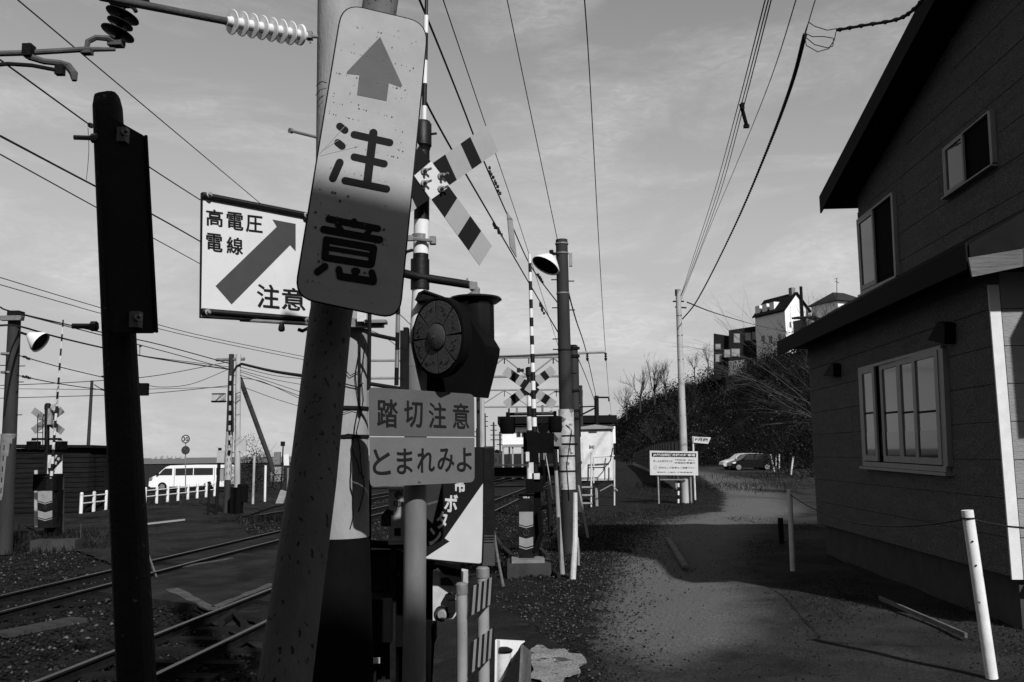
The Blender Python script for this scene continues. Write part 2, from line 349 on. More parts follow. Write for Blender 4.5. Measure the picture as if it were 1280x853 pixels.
rail(UB, 3, 260, 'near rail of the nearest track, lowest of the rails at left', 'rails')
rail(U2A, 5, 260, 'farther rail of the second track by the far signal', 'rails')
rail(U2B, 5, 260, 'nearer rail of the second track before the far signal', 'rails')
rail(-13.6, 34, 260, 'farther rail of the third track beside the platform', 'rails')
rail(-12.5, 34, 260, 'nearer rail of the third track beside the platform', 'rails')
sl0 = None
for ti, (u0, ya, yb) in enumerate((((UA + UB) / 2, 5.5, 34), ((U2A + U2B) / 2, 11, 36))):
    y = ya
    while y < yb:
        inside = (12.8 < y < 19.8) if ti == 0 else (19 < y < 27)
        if not inside:
            x = u0 + .1155 * y
            if sl0 is None:
                mb = MB(); mb.box((0, 0, 0), (2.0, .2, .12), -.115); me = mb.build('sleeper', M_sleeper); me.name = 'sleeper'; sl0 = me; me.location = (x, y, -.35 - .015); s = me
            else:
                s = sl0.copy(); COL.objects.link(s); s.location = (x, y, -.35 - .015)
            s['category'] = 'sleeper'; s['group'] = 'sleepers under the near track' if ti == 0 else 'sleepers under the second track'
            s['label'] = 'dark weathered sleeper lying under the near track rails' if ti == 0 else 'dark weathered sleeper lying under the second track rails'
        y += .62 if y < 40 else 1.3
# stones
def stones(name, n, gen, smin, smax, label, mats=(0, 1, 2), probs=(.55, .35, .1)):
    c = gen(n); n = len(c); base = np.array([(0, 0, 1), (1, 0, .1), (.2, 1, 0), (-1, .2, .05), (-.1, -1, .1), (0, 0, -.8)], dtype=float)
    F = np.array([(0, 1, 2), (0, 2, 3), (0, 3, 4), (0, 4, 1), (5, 2, 1), (5, 3, 2), (5, 4, 3), (5, 1, 4)])
    s = np.random.uniform(smin, smax, n) ** 1; an = np.random.uniform(0, 6.28, n)
    v = base[None] * (1 + np.random.uniform(-.35, .35, (n, 6, 3))) * s[:, None, None] * np.array([1, .8, .65])
    x = v[..., 0] * np.cos(an)[:, None] - v[..., 1] * np.sin(an)[:, None]; yv = v[..., 0] * np.sin(an)[:, None] + v[..., 1] * np.cos(an)[:, None]
    z = VGZ(c[:, 0], c[:, 1]); V = np.stack([x + c[:, 0:1], yv + c[:, 1:2], v[..., 2] + (z + s * .25)[:, None]], 2).reshape(-1, 3)
    f = (F[None] + (np.arange(n) * 6)[:, None, None]).reshape(-1, 3)
    mi = np.repeat(np.random.choice(3, n, p=probs), 8)
    return np_obj(name, V, f, [M_stoneA, M_stoneB, M_stoneC], mi, kind='stuff', label=label)
def gen_ballast(n):
    u = np.random.uniform(-15, -1.0, n); y = 5 + 45 * np.random.rand(n) ** 1.7; x = u + .1155 * y
    q = (x - ro.x) * rp.x / 4.7 + (y - ro.y) * rp.y / 4.7     # distance across the crossing road
    road = ((q > -.1) & (q < 4.75) & (y < 27)) | ((x > -19) & (x < -9) & (y > 26)) | ((np.abs(u - (-9.56)) < 2) & (y > 19) & (y < 26))
    k = ~road; return np.stack([x[k], y[k]], 1)
stones('ballast_stones', 62000, gen_ballast, .012, .045, 'loose dark track ballast stones')
def gen_edge(n):
    a = np.random.rand(n); y = 8 + a * 22; ex = np.interp(y, [8, 11, 13, 18, 30], [.6, .9, 1.3, 2.2, 5]); x = ex + np.random.normal(-.5, .55, n); return np.stack([x, y], 1)
stones('edge_stones', 14000, gen_edge, .006, .022, 'small pale gravel at the edge of the lot', probs=(.3, .5, .2))
def gen_lot(n):
    x = np.random.uniform(-.3, 8, n); y = 6 + 22 * np.random.rand(n) ** 1.5; k = np.sin(x * 1.3 + y * .7) + np.sin(x * 2.9 - y * 1.4) + np.random.normal(0, .9, n) + (x < ((y - 6) * .12 + .7)) * .7 > .8; wv = np.interp(y, [6, 9, 13, 18, 24], [1.2, 1.5, 2.3, 3.2, 5]); k &= (np.abs(x - wv) > 1.3) | (np.random.rand(n) < .12); return np.stack([x[k], y[k]], 1)
stones('lot_stones', 70000, gen_lot, .005, .016, 'fine gravel scattered over the lot', probs=(.6, .35, .05))
np_obj('sea', np.array([(-6000, 420, -.9), (-20, 420, -.9), (-20, 9000, -.9), (-6000, 9000, -.9)], float), np.array([(0, 1, 2, 3)]), [M_sea], kind='structure', label='flat dark sea out to the horizon at left')
# ---------------------------------------------------------------- hill
def xb(y): return float(np.interp(y, [0, 20, 40, 60, 75, 110, 150, 200, 260, 350, 600], [40, 36, 32, 27, 23, 17, 19, 24, 30, 37, 47]))
def hz(x, y):
    b = xb(y); t = (x - b) / max(6, 50 - b); n = math.sin(x * .31 + y * .17) * .7 + math.sin(x * .83 - y * .41) * .4
    return gz(min(x, b), y) - .6 + 18.3 * ss(max(0, t)) * (1 if t > 0 else 0) + n * ss(t * 2) + (-1.5 if t < -.05 else 0)
hx = np.linspace(8, 120, 75); hy = np.concatenate([np.linspace(15, 260, 100), np.linspace(270, 700, 18)])
HX, HY = np.meshgrid(hx, hy); HZ = np.vectorize(hz)(HX, HY); nx, ny = len(hx), len(hy); i = np.arange((nx - 1) * (ny - 1)); r_, c_ = i // (nx - 1), i % (nx - 1); a = r_ * nx + c_
np_obj('hillside', np.stack([HX.ravel(), HY.ravel(), HZ.ravel()], 1), np.stack([a, a + 1, a + nx + 1, a + nx], 1), [M_hill], kind='structure', label='steep hillside covered in scrub behind the lot')
def leafcloud(C, rad, per, size, flat=.8):
    n = len(C); tot = n * per; c = np.repeat(C, per, 0); rr = np.repeat(rad, per)
    d = np.random.normal(0, 1, (tot, 3)); d /= np.linalg.norm(d, axis=1)[:, None]; d *= (np.random.rand(tot) ** .45)[:, None]; d[:, 2] *= flat
    p = c + d * rr[:, None]; a = np.random.normal(0, 1, (tot, 3)); a /= np.linalg.norm(a, axis=1)[:, None]; b = np.cross(a, np.random.normal(0, 1, (tot, 3))); b /= np.linalg.norm(b, axis=1)[:, None]
    s = (np.random.uniform(.5, 1.4, tot) * np.repeat(size, per) if hasattr(size, '__len__') else np.random.uniform(.5, 1.4, tot) * size)[:, None]
    V = np.stack([p - a * s, p + b * s * .55, p + a * s, p - b * s * .55], 1).reshape(-1, 3); return V, np.arange(tot * 4).reshape(-1, 4)
C = []; RD = []
k = 0
while len(C) < 2600:
    y = 45 + 330 * random.random() ** 1.6; b = xb(y); x = b - 1 + (58 - b) * random.random()
    if y < 60 and x > b + 25: continue
    r = random.choice([.6, .9, 1.3, 1.8, 2.6]) * random.uniform(.8, 1.2) * (1 + y / 300); C.append((x, y, hz(x, y) + r * .45)); RD.append(r)
C = np.array(C); RD = np.array(RD)
V, F = leafcloud(C, RD, 84, .055 + C[:, 1] / 1500)
mi = np.repeat(np.random.choice(3, len(C), p=(.55, .36, .09)), 84); mi = np.where(np.random.rand(len(mi)) < .2, np.random.choice(3, len(mi), p=(.5, .4, .1)), mi)
np_obj('hillside_scrub', V, F, [M_leafA, M_leafB, M_leafC], mi, kind='stuff', label='dense dark scrub covering the hillside')
def branches(mb, p, d, L, r, lv, spread=.5, n=3, up=.1):
    pts = [Vector(p)]; q = Vector(p); dd = Vector(d).normalized(); seg = 4
    for k in range(seg):
        dd = (dd + Vector((random.gauss(0, .09), random.gauss(0, .09), random.gauss(0, .07) + up * .2))).normalized(); q = q + dd * L / seg; pts.append(q.copy())
    mb.path(pts, [r * (1 - .6 * k / seg) for k in range(seg + 1)], n, cap=False)
    if lv > 0:
        for k in range(random.randint(3, 5)):
            a = pts[random.randint(1, seg)]; nd = (dd + Vector((random.gauss(0, spread), random.gauss(0, spread), random.gauss(up, spread * .7)))).normalized()
            branches(mb, a, nd, L * random.uniform(.45, .7), r * .5, lv - 1, spread, n, up)
def bare_tree(px, py, d, H, lab, grp='bare trees on the hill crest', m=M_twig, r=None):
    b = P(px, py, d); t = thing('bare_tree', lab, 'tree', b, grp); r = r or H * .018
    mb = MB(); mb.path([b - Vector((0, 0, 1)), b + Vector((.1 * H * .2, 0, H * .35))], [r * 1.3, r], 6); mb.build('trunk', M_bark, t)
    mb = MB()
    for k in range(6): branches(mb, b + Vector((0, 0, H * random.uniform(.15, .35))), Vector((random.gauss(0, .35), random.gauss(0, .35), 1)), H * .4, r * .6, 3, .42, 3, .25)
    mb.build('crown', m, t)
for (px, py, d, H, l) in ((783, 522, 290, 11, 'small bare tree at the left end of the hill crest'), (800, 512, 270, 14, 'second bare tree from the left on the hill crest'), (818, 502, 250, 14, 'tallest pale bare tree on the crest left of the light pole'), (832, 496, 240, 10, 'low bare tree on the crest touching the light pole'), (868, 470, 215, 6, 'small bare shrub on the crest right of the light pole'), (885, 460, 205, 6, 'bare shrub on the crest beside the dark house')):
    bare_tree(px, py, d, H, l, m=M_twig if d > 250 else M_twigp)
# fanning bare shrub behind the corner of the near house
sb = P(1052, 545, 34); t = thing('bare_shrub', 'pale leafless shrub fanning out behind the corner of the near house', 'shrub', sb)
mb = MB()
for k in range(12):
    tx = random.uniform(905, 1010); ty = 425 + (1010 - tx) * random.uniform(.1, 1.0) * .9 + random.uniform(0, 40)
    e = P(tx, ty, random.uniform(31, 40)); d = e - sb; branches(mb, sb, d + Vector((0, 0, 1.1)), d.length * .95, .018, 2, .34, 3, -.1)
mb.build('branch', mat('twig_dim', .06, .9, .4, 4, 0), t)
for (px, py, dd, rr, l) in ((1015, 560, 40, 1.3, 'dark leafy bush against the hill beside the house corner'), (985, 565, 60, 2.0, 'dark leafy bush behind the parked cars'), (1030, 412, 120, 1.6, 'dark bush on the crest nearest the near house roof'), (315, 590, 60, 1.9, 'dark round bush between the double poles and the brace')):
    c = P(px, py, dd); t = thing('bush', l, 'bush', c - Vector((0, 0, rr)), 'leafy bushes'); Cc = np.array([tuple(c + Vector((random.gauss(0, rr * .5), random.gauss(0, rr * .5), random.gauss(0, rr * .4)))) for _ in range(30)])
    V, F = leafcloud(Cc, np.full(30, rr * .42), 130, .025 + dd / 2400); np_obj('foliage', V, F, [M_leafA, M_leafB, M_leafC], np.random.choice(3, len(F), p=(.5, .4, .1)), parent=t)
    mb = MB()
    for k in range(7): branches(mb, c - Vector((0, 0, rr)), Vector((random.gauss(0, .5), random.gauss(0, .5), 1)), rr * 1.6, .03, 1)
    mb.build('stem', M_twig, t)
for k in range(15):
    y = random.uniform(70, 210); b_ = xb(y); f = random.uniform(.15, .9); x = b_ + (50 - b_) * f; z = hz(x, y) + .8; t = thing('bare_shrub', 'leafless grey shrub standing up out of the hillside scrub', 'shrub', Vector((x, y, z)), 'leafless shrubs on the hillside'); mb = MB()
    for q in range(7): branches(mb, Vector((x, y, z)), Vector((random.gauss(0, .5), random.gauss(0, .5), 1)), random.uniform(3, 5), .05, 2, .4, 3, .15)
    mb.build('branch', M_twigp if k % 3 else M_twig, t)
# weeds at the lot edge (stuff)
def weeds(name, n, gen, h, label, mats, pr):
    c = gen(n); n = len(c); z = VGZ(c[:, 0], c[:, 1]); a = np.random.uniform(0, 6.28, n); L = np.random.uniform(.3, 1, n) * h; le = np.random.normal(0, .5, (n, 2)) * L[:, None]
    w = .006 + L * .03; dx, dy = np.cos(a) * w, np.sin(a) * w
    V = np.stack([np.stack([c[:, 0] - dx, c[:, 1] - dy, z], 1), np.stack([c[:, 0] + dx, c[:, 1] + dy, z], 1), np.stack([c[:, 0] + le[:, 0], c[:, 1] + le[:, 1], z + L], 1)], 1).reshape(-1, 3)
    return np_obj(name, V, np.arange(n * 3).reshape(-1, 3), mats, np.random.choice(len(mats), n, p=pr), kind='stuff', label=label)
def gw(n):
    y = 15 + 35 * np.random.rand(n) ** 1.2; x = np.interp(y, [15, 18, 26, 32, 50], [1.0, 1.6, 2.8, 6.5, 9]) + np.random.normal(-.7, .8, n); k = (np.sin(x * 3) * np.sin(y * 1.7) + np.random.normal(0, .5, n)) > .1; return np.stack([x[k], y[k]], 1)
weeds('weeds', 12000, gw, .11, 'dry weeds along the left edge of the lot', [M_leafA, M_leafB, M_leafC], (.5, .35, .15))
def gw2(n):
    c = np.array([(-13.5, 27), (-8.6, 33.5), (-12.6, 23.8), (-20, 45), (-21, 52), (13, 47), (16, 55), (9, 45)]); k = np.random.randint(0, len(c), n); return c[k] + np.random.normal(0, 1, (n, 2)) * np.where(k[:, None] > 2, 2.2, .9)
weeds('roadside_weeds', 9000, gw2, .24, 'weeds by the far signal, guard rail and parking sign', [M_leafA, M_leafB, M_leafC], (.55, .35, .1))
BX, BZ = 3.8, 8.2
# ================================================================ foreground, left to right
M_arm = mat('arm_metal', .07, .6, .3, 10, .2, 60)
Zb = lambda p: gz(p.x, p.y)
# --- the building behind the photographer, whose shade lies over the nearest posts
t = thing('building_behind', 'dark boarded building standing behind the viewpoint, outside the picture', 'building', (-3, -6, 0))
mb = MB(); mb.bb(-8.5, BX, -10, -3.2, -.4, BZ); mb.build('wall', M_woodd, t); mb = MB(); mb.bb(-8.8, BX + .15, -10.3, -3.0, BZ, BZ + .15); mb.build('roof', M_roof, t)
# --- dark post with a sign seen from behind
a, b = P(134, 122, 2.95), P(171, 853, 2.55); base = ext(a, b, gz(b.x, b.y))
t = thing('sign_post', 'black flat topped post carrying the sign seen from behind at far left', 'post', base)
mb = MB(); ax = (a - base).normalized(); sx = Vector((1, 0, 0)); sx = (sx - ax * sx.dot(ax)).normalized(); sy = ax.cross(sx)
prof = []
for k in range(14):
    an = 2 * math.pi * k / 14; prof.append((math.copysign(abs(math.cos(an)) ** .6, math.cos(an)), math.copysign(abs(math.sin(an)) ** .6, math.sin(an))))
vs = []; hs = [(0, 1), (.93, .92), (.988, .9), (1.0, .78)]; LL = (a - base).length
for h, w in hs:
    for x, y in prof: vs.append(base + ax * LL * h + sx * x * .05 * w + sy * y * .045 * w)
fs = [(i * 14 + k, i * 14 + (k + 1) % 14, i * 14 + 14 + (k + 1) % 14, i * 14 + 14 + k) for i in range(3) for k in range(14)] + [tuple(range(42, 56))]
mb.add(vs, fs); mb.build('shaft', M_darkpost, t)
for (py, d) in ((173, 2.87), (408, 2.74)):
    mb = MB(); q = P(122, py, d); mb.path([q, q + Vector((-.075, -.01, 0))], .0085, 8); mb.lathe(q + Vector((-.02, 0, 0)), (1, 0, 0), [(.016, 0), (.016, .018)], 6); mb.build('clamp_bolt', M_greyp if py < 200 else M_grey, t)
t = thing('sign_board', 'black back of an upright sign board strapped to the far left post', 'sign', P(165, 417, 2.8))
A, B, Cq, D = P(120, 140, 2.80), P(183, 175, 2.90), P(193, 417, 2.72), P(137, 417, 2.62)
pl = Plane.c3(A, B, D); mb = MB(); pl.poly(mb, rpoly([(121, 138), (181, 172), (194, 417), (137, 417)], 4), 0, .006); mb.build('panel', mat('board_back_dark', .012, .8, .35, 12, .2, spec=.1), t)
mb = MB()
for (x0, y0, x1, y1) in ((121, 138, 137, 417), (181, 172, 194, 417)): mb.path([pl.at(x0, y0, .01), pl.at(x1, y1, .01)], .006, 6)
mb.build('rim', M_dark, t)
for (x, y) in ((152, 172), (168, 402)):
    mb = MB(); q = pl.at(x, y, .012); mb.box(q, (.03, .03, .05)); mb.lathe(q, pl.n, [(.013, 0), (.013, .02), (.006, .021), (.006, .035)], 8); mb.build('bracket', M_grey, t)
# --- leaning rusty pole and its warning sign
pts = [P(487, -60, 4.05), P(476, 0, 3.95), P(447, 195, 3.7), P(413, 398, 3.42), P(391, 600, 3.2), P(356, 853, 3.0)]
base = ext(pts[-2], pts[-1], -.2); pts.append(base); pts = pts[::-1]
t = thing('leaning_pole', 'rust spotted leaning steel pole holding the tall arrow warning sign', 'pole', base)
mb = MB(); mb.path(pts, [.092, .088, .085, .083, .082, .082, .081], 24); mb.build('shaft', M_rustpole, t, smooth=True)
SA, SB, SD = P(428, 8, 3.62), P(531, 38, 3.70), P(371, 372, 3.10); spl = Plane.c3(SA, SB, SD)
t = thing('warning_sign', 'tall white rusty caution sign with an up arrow on the leaning pole', 'sign', spl.at(450, 200))
rp_ = rpoly([(428, 5), (535, 30), (499, 400), (368, 372)], 26, 6)
mb = MB(); spl.poly(mb, rp_, 0, .004); mb.build('panel', M_sheet, t)
mb = MB(); mb.path([spl.at(x, y, .002) for x, y in rp_ + rp_[:1]], .0035, 6, cap=False); mb.build('edge', M_dark, t)
mb = MB(); spl.poly(mb, [(475, 47.5), (502.5, 108), (501, 110.5), (486, 105), (483, 127.5), (446, 120), (449, 95), (433, 93.5), (433.5, 91)], .0045, .001); mb.build('arrow', M_red, t)
mb = MB(); S = [((424.5, 159), (431, 164), 9), ((422, 179.5), (427.5, 184), 9), ((424.5, 204.5), (416, 224), 10), ((466.5, 167.5), (459, 228), 10.5), ((442.5, 169.5), (487, 179.5), 9), ((442.5, 197.5), (480, 206), 9), ((431, 227), (483, 237.5), 9),
 ((411, 275), (472, 287), 8.5), ((442.5, 278), (442.2, 282), 8), ((422, 282), (427, 290), 7), ((463, 288), (457, 295), 7), ((404.5, 288), (474.5, 301), 9), ((409, 301), (466.5, 311), 8.5), ((408, 301), (406, 322.5), 9), ((467, 312), (464, 331), 9), ((406, 323), (463, 332), 8.5), ((411, 311.5), (462, 320), 5.5),
 ((406, 334.5), (397, 341), 9), ((423.5, 338), (425, 346), 8.5), ((425, 346.5), (466.5, 353), 9), ((443, 340), (446, 340.5), 8.5), ((464.5, 342), (467, 350), 8)]
for k, (p, q, w) in enumerate(S):
    if k == 7: mb.build('character', M_ink, t); mb = MB()
    spl.cap(mb, p, q, w, .0045 + k * .00012, .0008)
mb.build('character', M_ink, t)
mb = MB()
for k in range(170):
    x, y = random.uniform(0.02, .98), random.choice([.05, .14, .22, .32, .36, .45, .54, .62, .70, .75, .86, .93]) + random.choice([0, 0, 0, random.uniform(-.04, .04)]); px = 428 + 107 * x - 58 * y; py = 12 + 26 * x + 362 * y; y = min(y, .97); py = 12 + 26 * x + 362 * y; px = 430 + 103 * x - 58 * y; rr = random.choice([.3, .3, .4, .5, .6, .8, 1.5 if y > .6 else .5])
    spl.poly(mb, [(px + rr * math.cos(q), py + rr * math.sin(q) * 1.1) for q in np.linspace(0, 5.4, 7)], .0062, .0003)
mb.build('rust_pit', mat('rust', .05, .9, .3, 9, 0), t, kind='stuff')
mb = MB()
for k, (p_, q_) in enumerate((((399, 194), (432, 158)), ((400, 196), (448, 184)), ((402, 190), (424, 176)))): spl.cap(mb, p_, q_, .35, .0066 + .0002 * k, .0003)
mb.build('scratch', mat('scratch_pale', .32), t, kind='stuff')
for (x, y) in ((392, 322), (452, 352)): pass
# --- concrete mast
cb = P(425, 853, 5.9); cb.z = gz(cb.x, cb.y) ; ct = P(427, 0, 5.95); ct = ct + (ct - cb) * .25
t = thing('catenary_mast', 'thick pale concrete mast with cracks and a black wrapped foot behind the leaning pole', 'mast', cb)
mb = MB(); q = P(426, 672, 5.9); mb.path([q, ct], [.185, .165], 32); mb.build('shaft', M_pole, t, smooth=True)
mb = MB(); mb.path([cb, q + Vector((0, 0, .004))], [.235, .189], 32); mb.build('foot_wrap', M_blackm, t, smooth=True)
fm = Vector((0, -1, 0))
def onmast(px, py, r=.186): # a point on the mast surface
    rr = ray(px, py); c = P(426, py, 5.9); o = CO - c; A_ = rr.x ** 2 + rr.y ** 2; B_ = 2 * (o.x * rr.x + o.y * rr.y); C_ = o.x ** 2 + o.y ** 2 - r * r; D_ = B_ * B_ - 4 * A_ * C_
    if D_ < 0: return CO + rr * ((c - CO).length)
    return CO + rr * ((-B_ - math.sqrt(D_)) / (2 * A_))
for path in ([(450, 440), (444, 470), (448, 505), (440, 560), (438, 600), (442, 640), (436, 668)], [(456, 430), (452, 470), (455, 500), (446, 540), (451, 575), (455, 610), (446, 650)], [(425, 455), (438, 470), (452, 462)], [(420, 520), (440, 512), (457, 516)], [(414, 548), (436, 543), (457, 546)], [(440, 560), (450, 590), (456, 600)], [(430, 480), (447, 484), (457, 478)], [(395, 108), (402, 102), (410, 104)], [(394, 120), (401, 112), (410, 110)]):
    mb = MB(); pp = []
    for (x0, y0), (x1, y1) in zip(path, path[1:]):
        for k in range(4): pp.append(onmast(x0 + (x1 - x0) * k / 4 + random.uniform(-1, 1), y0 + (y1 - y0) * k / 4, .19))
    mb.path(pp, random.uniform(.002, .0045), 5); mb.build('creeper', M_dark, t)
for py in (513, 548):
    mb = MB(); mb.lathe(P(426, py, 5.9), (0, 0, 1), [(.189, 0), (.189, .02)], 28); mb.build('band', M_dark, t)
mb = MB(); q = P(397, 172, 5.88); e = P(365, 164, 5.7); mb.path([q, e], .011, 8); mb.lathe(e, (e - q).normalized(), [(.02, 0), (.02, .02)], 6); mb.build('step_bolt', M_grey, t)
mb = MB(); q0, q1 = P(388, 408, 5.7), P(480, 405, 5.75); mb.box((q0 + q1) / 2, ((q1 - q0).length, .07, .035), 0); mb.box(P(470, 403, 5.7), (.14, .1, .02)); mb.lathe(P(426, 408, 5.9), (0, 0, 1), [(.2, -.03), (.2, .03)], 24)
mb.build('sign_bracket', M_grey, t); mb = MB(); mb.box(P(453, 396, 5.68), (.06, .05, .07)); mb.build('bracket_lug', M_whited, t)
# --- high voltage sign
HA, HB, HD = P(252, 241, 5.55), P(386, 268, 6.0), P(249, 398, 5.5); hp = Plane.c3(HA, HB, HD)
t = thing('high_voltage_sign', 'white square sign with a slanting grey arrow on the concrete mast', 'sign', HA)
mb = MB(); hp.poly(mb, [(252, 243), (392, 274), (392, 405), (250, 397)], 0, .006); mb.build('panel', M_sheet2, t)
mb = MB(); e = [(252, 242), (392, 273), (392, 405), (250, 397), (252, 242)]; mb.path([hp.at(x, y, .003) for x, y in e], .008, 6); mb.build('frame', M_dark, t)
for (p, q) in (((252, 245), (386, 271)), ((251, 390), (392, 401))):
    mb = MB(); mb.path([hp.at(*p, .02), hp.at(*q, .02)], .02, 10); mb.build('cross_bar', M_black, t)
for (x, y) in ((259, 246), (257, 392), (380, 271), (381, 402)):
    mb = MB(); mb.lathe(hp.at(x, y, .035), hp.n, [(.02, 0), (.02, .012), (.01, .014), (.01, .03)], 8); mb.build('bolt', M_grey, t)
mb = MB(); hp.poly(mb, [(340, 275), (369, 280.5), (369, 314.5), (362, 307), (289, 381), (269, 358), (345.5, 284)], .007, .001); mb.build('arrow', M_ink2, t)
mb = MB(); mf = lambda x, y: hp.at(x, y, .0085)
for ch, x0, x1, y0, y1 in (('高', 257.5, 278, 261.5, 284.5), ('電', 283, 303.5, 265, 289), ('圧', 307, 327.5, 269, 292.5), ('電', 257.5, 277.5, 291.5, 316), ('線', 283, 303, 296, 319.5), ('注', 321, 348.5, 355, 387), ('意', 352, 381, 359.5, 389.5)):
    mb = MB(); text(mb, mf, ch, (x0, y0), (x1, y0 + 2.4), (x0, y1 - 2.4), .022); mb.build('character', M_ink, t)
mb = MB(); mb.path([P(300, 400, 5.7), P(430, 408, 5.75)], .012, 8); mb.build('support_arm', M_grey, t)
mb = MB(); q = P(352, 409, 5.65); mb.lathe(q, (0, 0, -1), [(.012, -.03), (.02, 0), (.022, .02), (.012, .03)], 10); mb.build('end_knob', M_black, t)
mb = MB(); mb.path([P(373, 412, 5.6), P(378, 414, 5.62), P(386, 410, 5.68), P(392, 411, 5.7), P(390, 421, 5.7)], .012, 6); mb.build('clamp', M_dark, t)
# --- catenary arm with insulators
t = thing('insulated_arm', 'rusty tube arm with a long white ribbed insulator reaching the mast at top', 'insulator', P(397, 46, 5.9))
aA, aB = P(125, -4, 4.75), P(284, 27, 5.42); mb = MB(); mb.path([aA, aB], .024, 12); mb.build('tube', M_arm, t, smooth=True)
i0, i1 = P(286, 27, 5.42), P(382, 45, 5.85); L = (i1 - i0).length; ax = (i1 - i0).normalized(); prof = [(.03, -.02), (.03, 0)]
for k in range(7): h = L * (.03 + k * .125); prof += [(.036, h), (.078, h + .002), (.081, h + .007), (.078, h + .011), (.05, h + .02), (.034, h + .03)]
prof += [(.034, L * .9), (.07, L * .905), (.073, L * .93), (.035, L * .955), (.03, L)]
mb = MB(); mb.lathe(i0, ax, prof, 24); mb.build('ribbed_insulator', M_porc, t, smooth=True)
mb = MB(); mb.path([i1, P(397, 46, 5.88)], .014, 8); mb.box(P(387, 45, 5.86), (.04, .05, .05)); mb.path([P(388, 46, 5.86), P(388, 54, 5.86)], .008, 6); mb.build('clevis', M_grey, t)
mb = MB(); mb.box(P(178, 2, 5.42), (.07, .06, .04)); mb.box(P(152, 3, 5.36), (.13, .07, .05)); mb.path([P(160, 5, 5.35), P(168, 11, 5.33), P(170, 15, 5.33)], .014, 6); mb.build('clamp', M_dark, t)
t = thing('disc_insulator', 'stack of three dark insulator discs hanging at top left', 'insulator', P(152, 10, 5.36))
for (x, y, r) in ((153, 20, .105), (150, 30, .082), (147, 42, .105)):
    mb = MB(); mb.lathe(P(x, y, 5.36), Vector((.3, .1, 1)), [(.02, -.012), (r * .5, -.007), (r, 0), (r, .004), (r * .5, .009), (.02, .02)], 28); mb.build('disc', M_porcd, t, smooth=True)
mb = MB(); mb.path([P(154, 8, 5.36), P(146, 54, 5.36)], .017, 8); mb.build('rod', M_dark, t)
t = thing('contact_arm', 'long horizontal steady arm tube with clamps ending under the dark discs at top left', 'bracket arm', P(145, 60, 5.36))
mb = MB(); mb.path([P(-30, 68, 5.0), P(30, 66.5, 5.1), P(105, 62, 5.26), P(144, 62, 5.36)], [.017, .017, .017, .012], 10); mb.build('tube', M_arm, t)
mb = MB(); mb.path([P(108, 62, 5.27), P(110, 52, 5.28), P(120, 47, 5.3), P(135, 48, 5.33), P(146, 54, 5.36), P(157, 55, 5.38)], [.014, .018, .018, .02, .026, .015], 7); mb.box(P(145, 55, 5.36), (.09, .06, .035)); mb.box(P(109, 65, 5.27), (.06, .05, .03)); mb.build('bent_link', M_arm, t)
mb = MB(); mb.box(P(36, 64, 5.1), (.055, .06, .075)); mb.path([P(33, 60, 5.1), P(36, 54, 5.1), P(41, 60, 5.1)], .005, 5); mb.build('clamp', M_dark, t)
mb = MB(); mb.path([P(36, 71, 5.1), P(55, 77, 5.13), P(75, 79, 5.17), P(85, 83, 5.2), P(92, 92, 5.2), P(93, 101, 5.2)], [.022, .02, .02, .026, .026, .016], 8); mb.build('hook_casting', M_arm, t)
mb = MB(); mb.path([P(-30, 84, 5.0), P(10, 80, 5.05), P(40, 82, 5.1), P(66, 87, 5.14), P(76, 89, 5.16)], .013, 8); mb.box(P(75, 88, 5.16), (.05, .04, .06)); mb.build('lower_tube', M_dark, t)
# --- near crossing signal
DS = 5.7
sb_ = P(517, 853, DS); sbase = Vector((sb_.x, sb_.y, gz(sb_.x, sb_.y)))
t = thing('crossing_signal', 'tall banded crossing signal post with a round alarm disc and black bell housing', 'crossing signal', sbase)
lowt = P(520, 455, DS); mb = MB(); mb.path([sbase, P(518.5, 700, DS), lowt], .072, 28); mb.lathe(lowt, (0, 0, 1), [(.074, -.02), (.06, .12), (.055, .13)], 24); mb.build('lower_pole', mat('signal_grey', .15, .45, .22, 6, .1, 60, stretch=(1, 1, .3)), t, smooth=True)
def banded(mb, pts, r, n=20):     # pts: pixel rows with colour index
    for (x0, y0, x1, y1, c) in pts: mb.cur = c; mb.path([P(x0, y0, DS), P(x1, y1, DS)], r, n)
mb = MB(); banded(mb, [(520.5, 450, 525, 361, 0), (525, 361, 526, 318, 1), (526, 318, 527, 276, 0), (527, 276, 527.5, 190, 1)], .051); mb.build('upper_pole', [M_white, M_black], t, smooth=True)
mb = MB(); mb.lathe(P(528, 190, DS), (0, 0, 1), [(.048, 0), (.056, .035), (.062, .04), (.062, .19), (.05, .21), (.02, .215)], 24); mb.path([P(538, 168, DS), P(546, 167, DS)], .008, 6); mb.build('cap', M_black, t, smooth=True)
mb = MB(); ys_ = [152, 133, 105, 76, 42, 20, 0, -20]
for k, (y0, y1) in enumerate(zip(ys_, ys_[1:])): mb.cur = k % 2; mb.path([P(530 + (152 - y0) * .02, y0, DS), P(530 + (152 - y1) * .02, y1, DS)], .0165 if y0 > 40 else .012, 12)
mb.build('rod', [M_white, M_black], t, smooth=True)
mb = MB(); banded(mb, [(525, 300, 525.2, 294, 0)], .056); mb.path([P(540, 301, 5.65), P(499, 297, 5.6), P(488, 302, 5.6)], .012, 6); mb.box(P(541, 301, DS), (.04, .05, .05)); mb.box(P(509, 298, 5.62), (.08, .03, .035)); mb.build('clamp', M_grey, t)
mb = MB(); mb.path([P(486, 336, 5.5), P(505, 342, 5.6), P(522, 346, 5.65), P(540, 349, 5.7), P(585, 356, 5.85)], .028, 14); mb.lathe(P(525, 362, DS), (0, 0, 1), [(.062, 0), (.062, .2)], 20); mb.build('cross_arm', M_black, t, smooth=True)
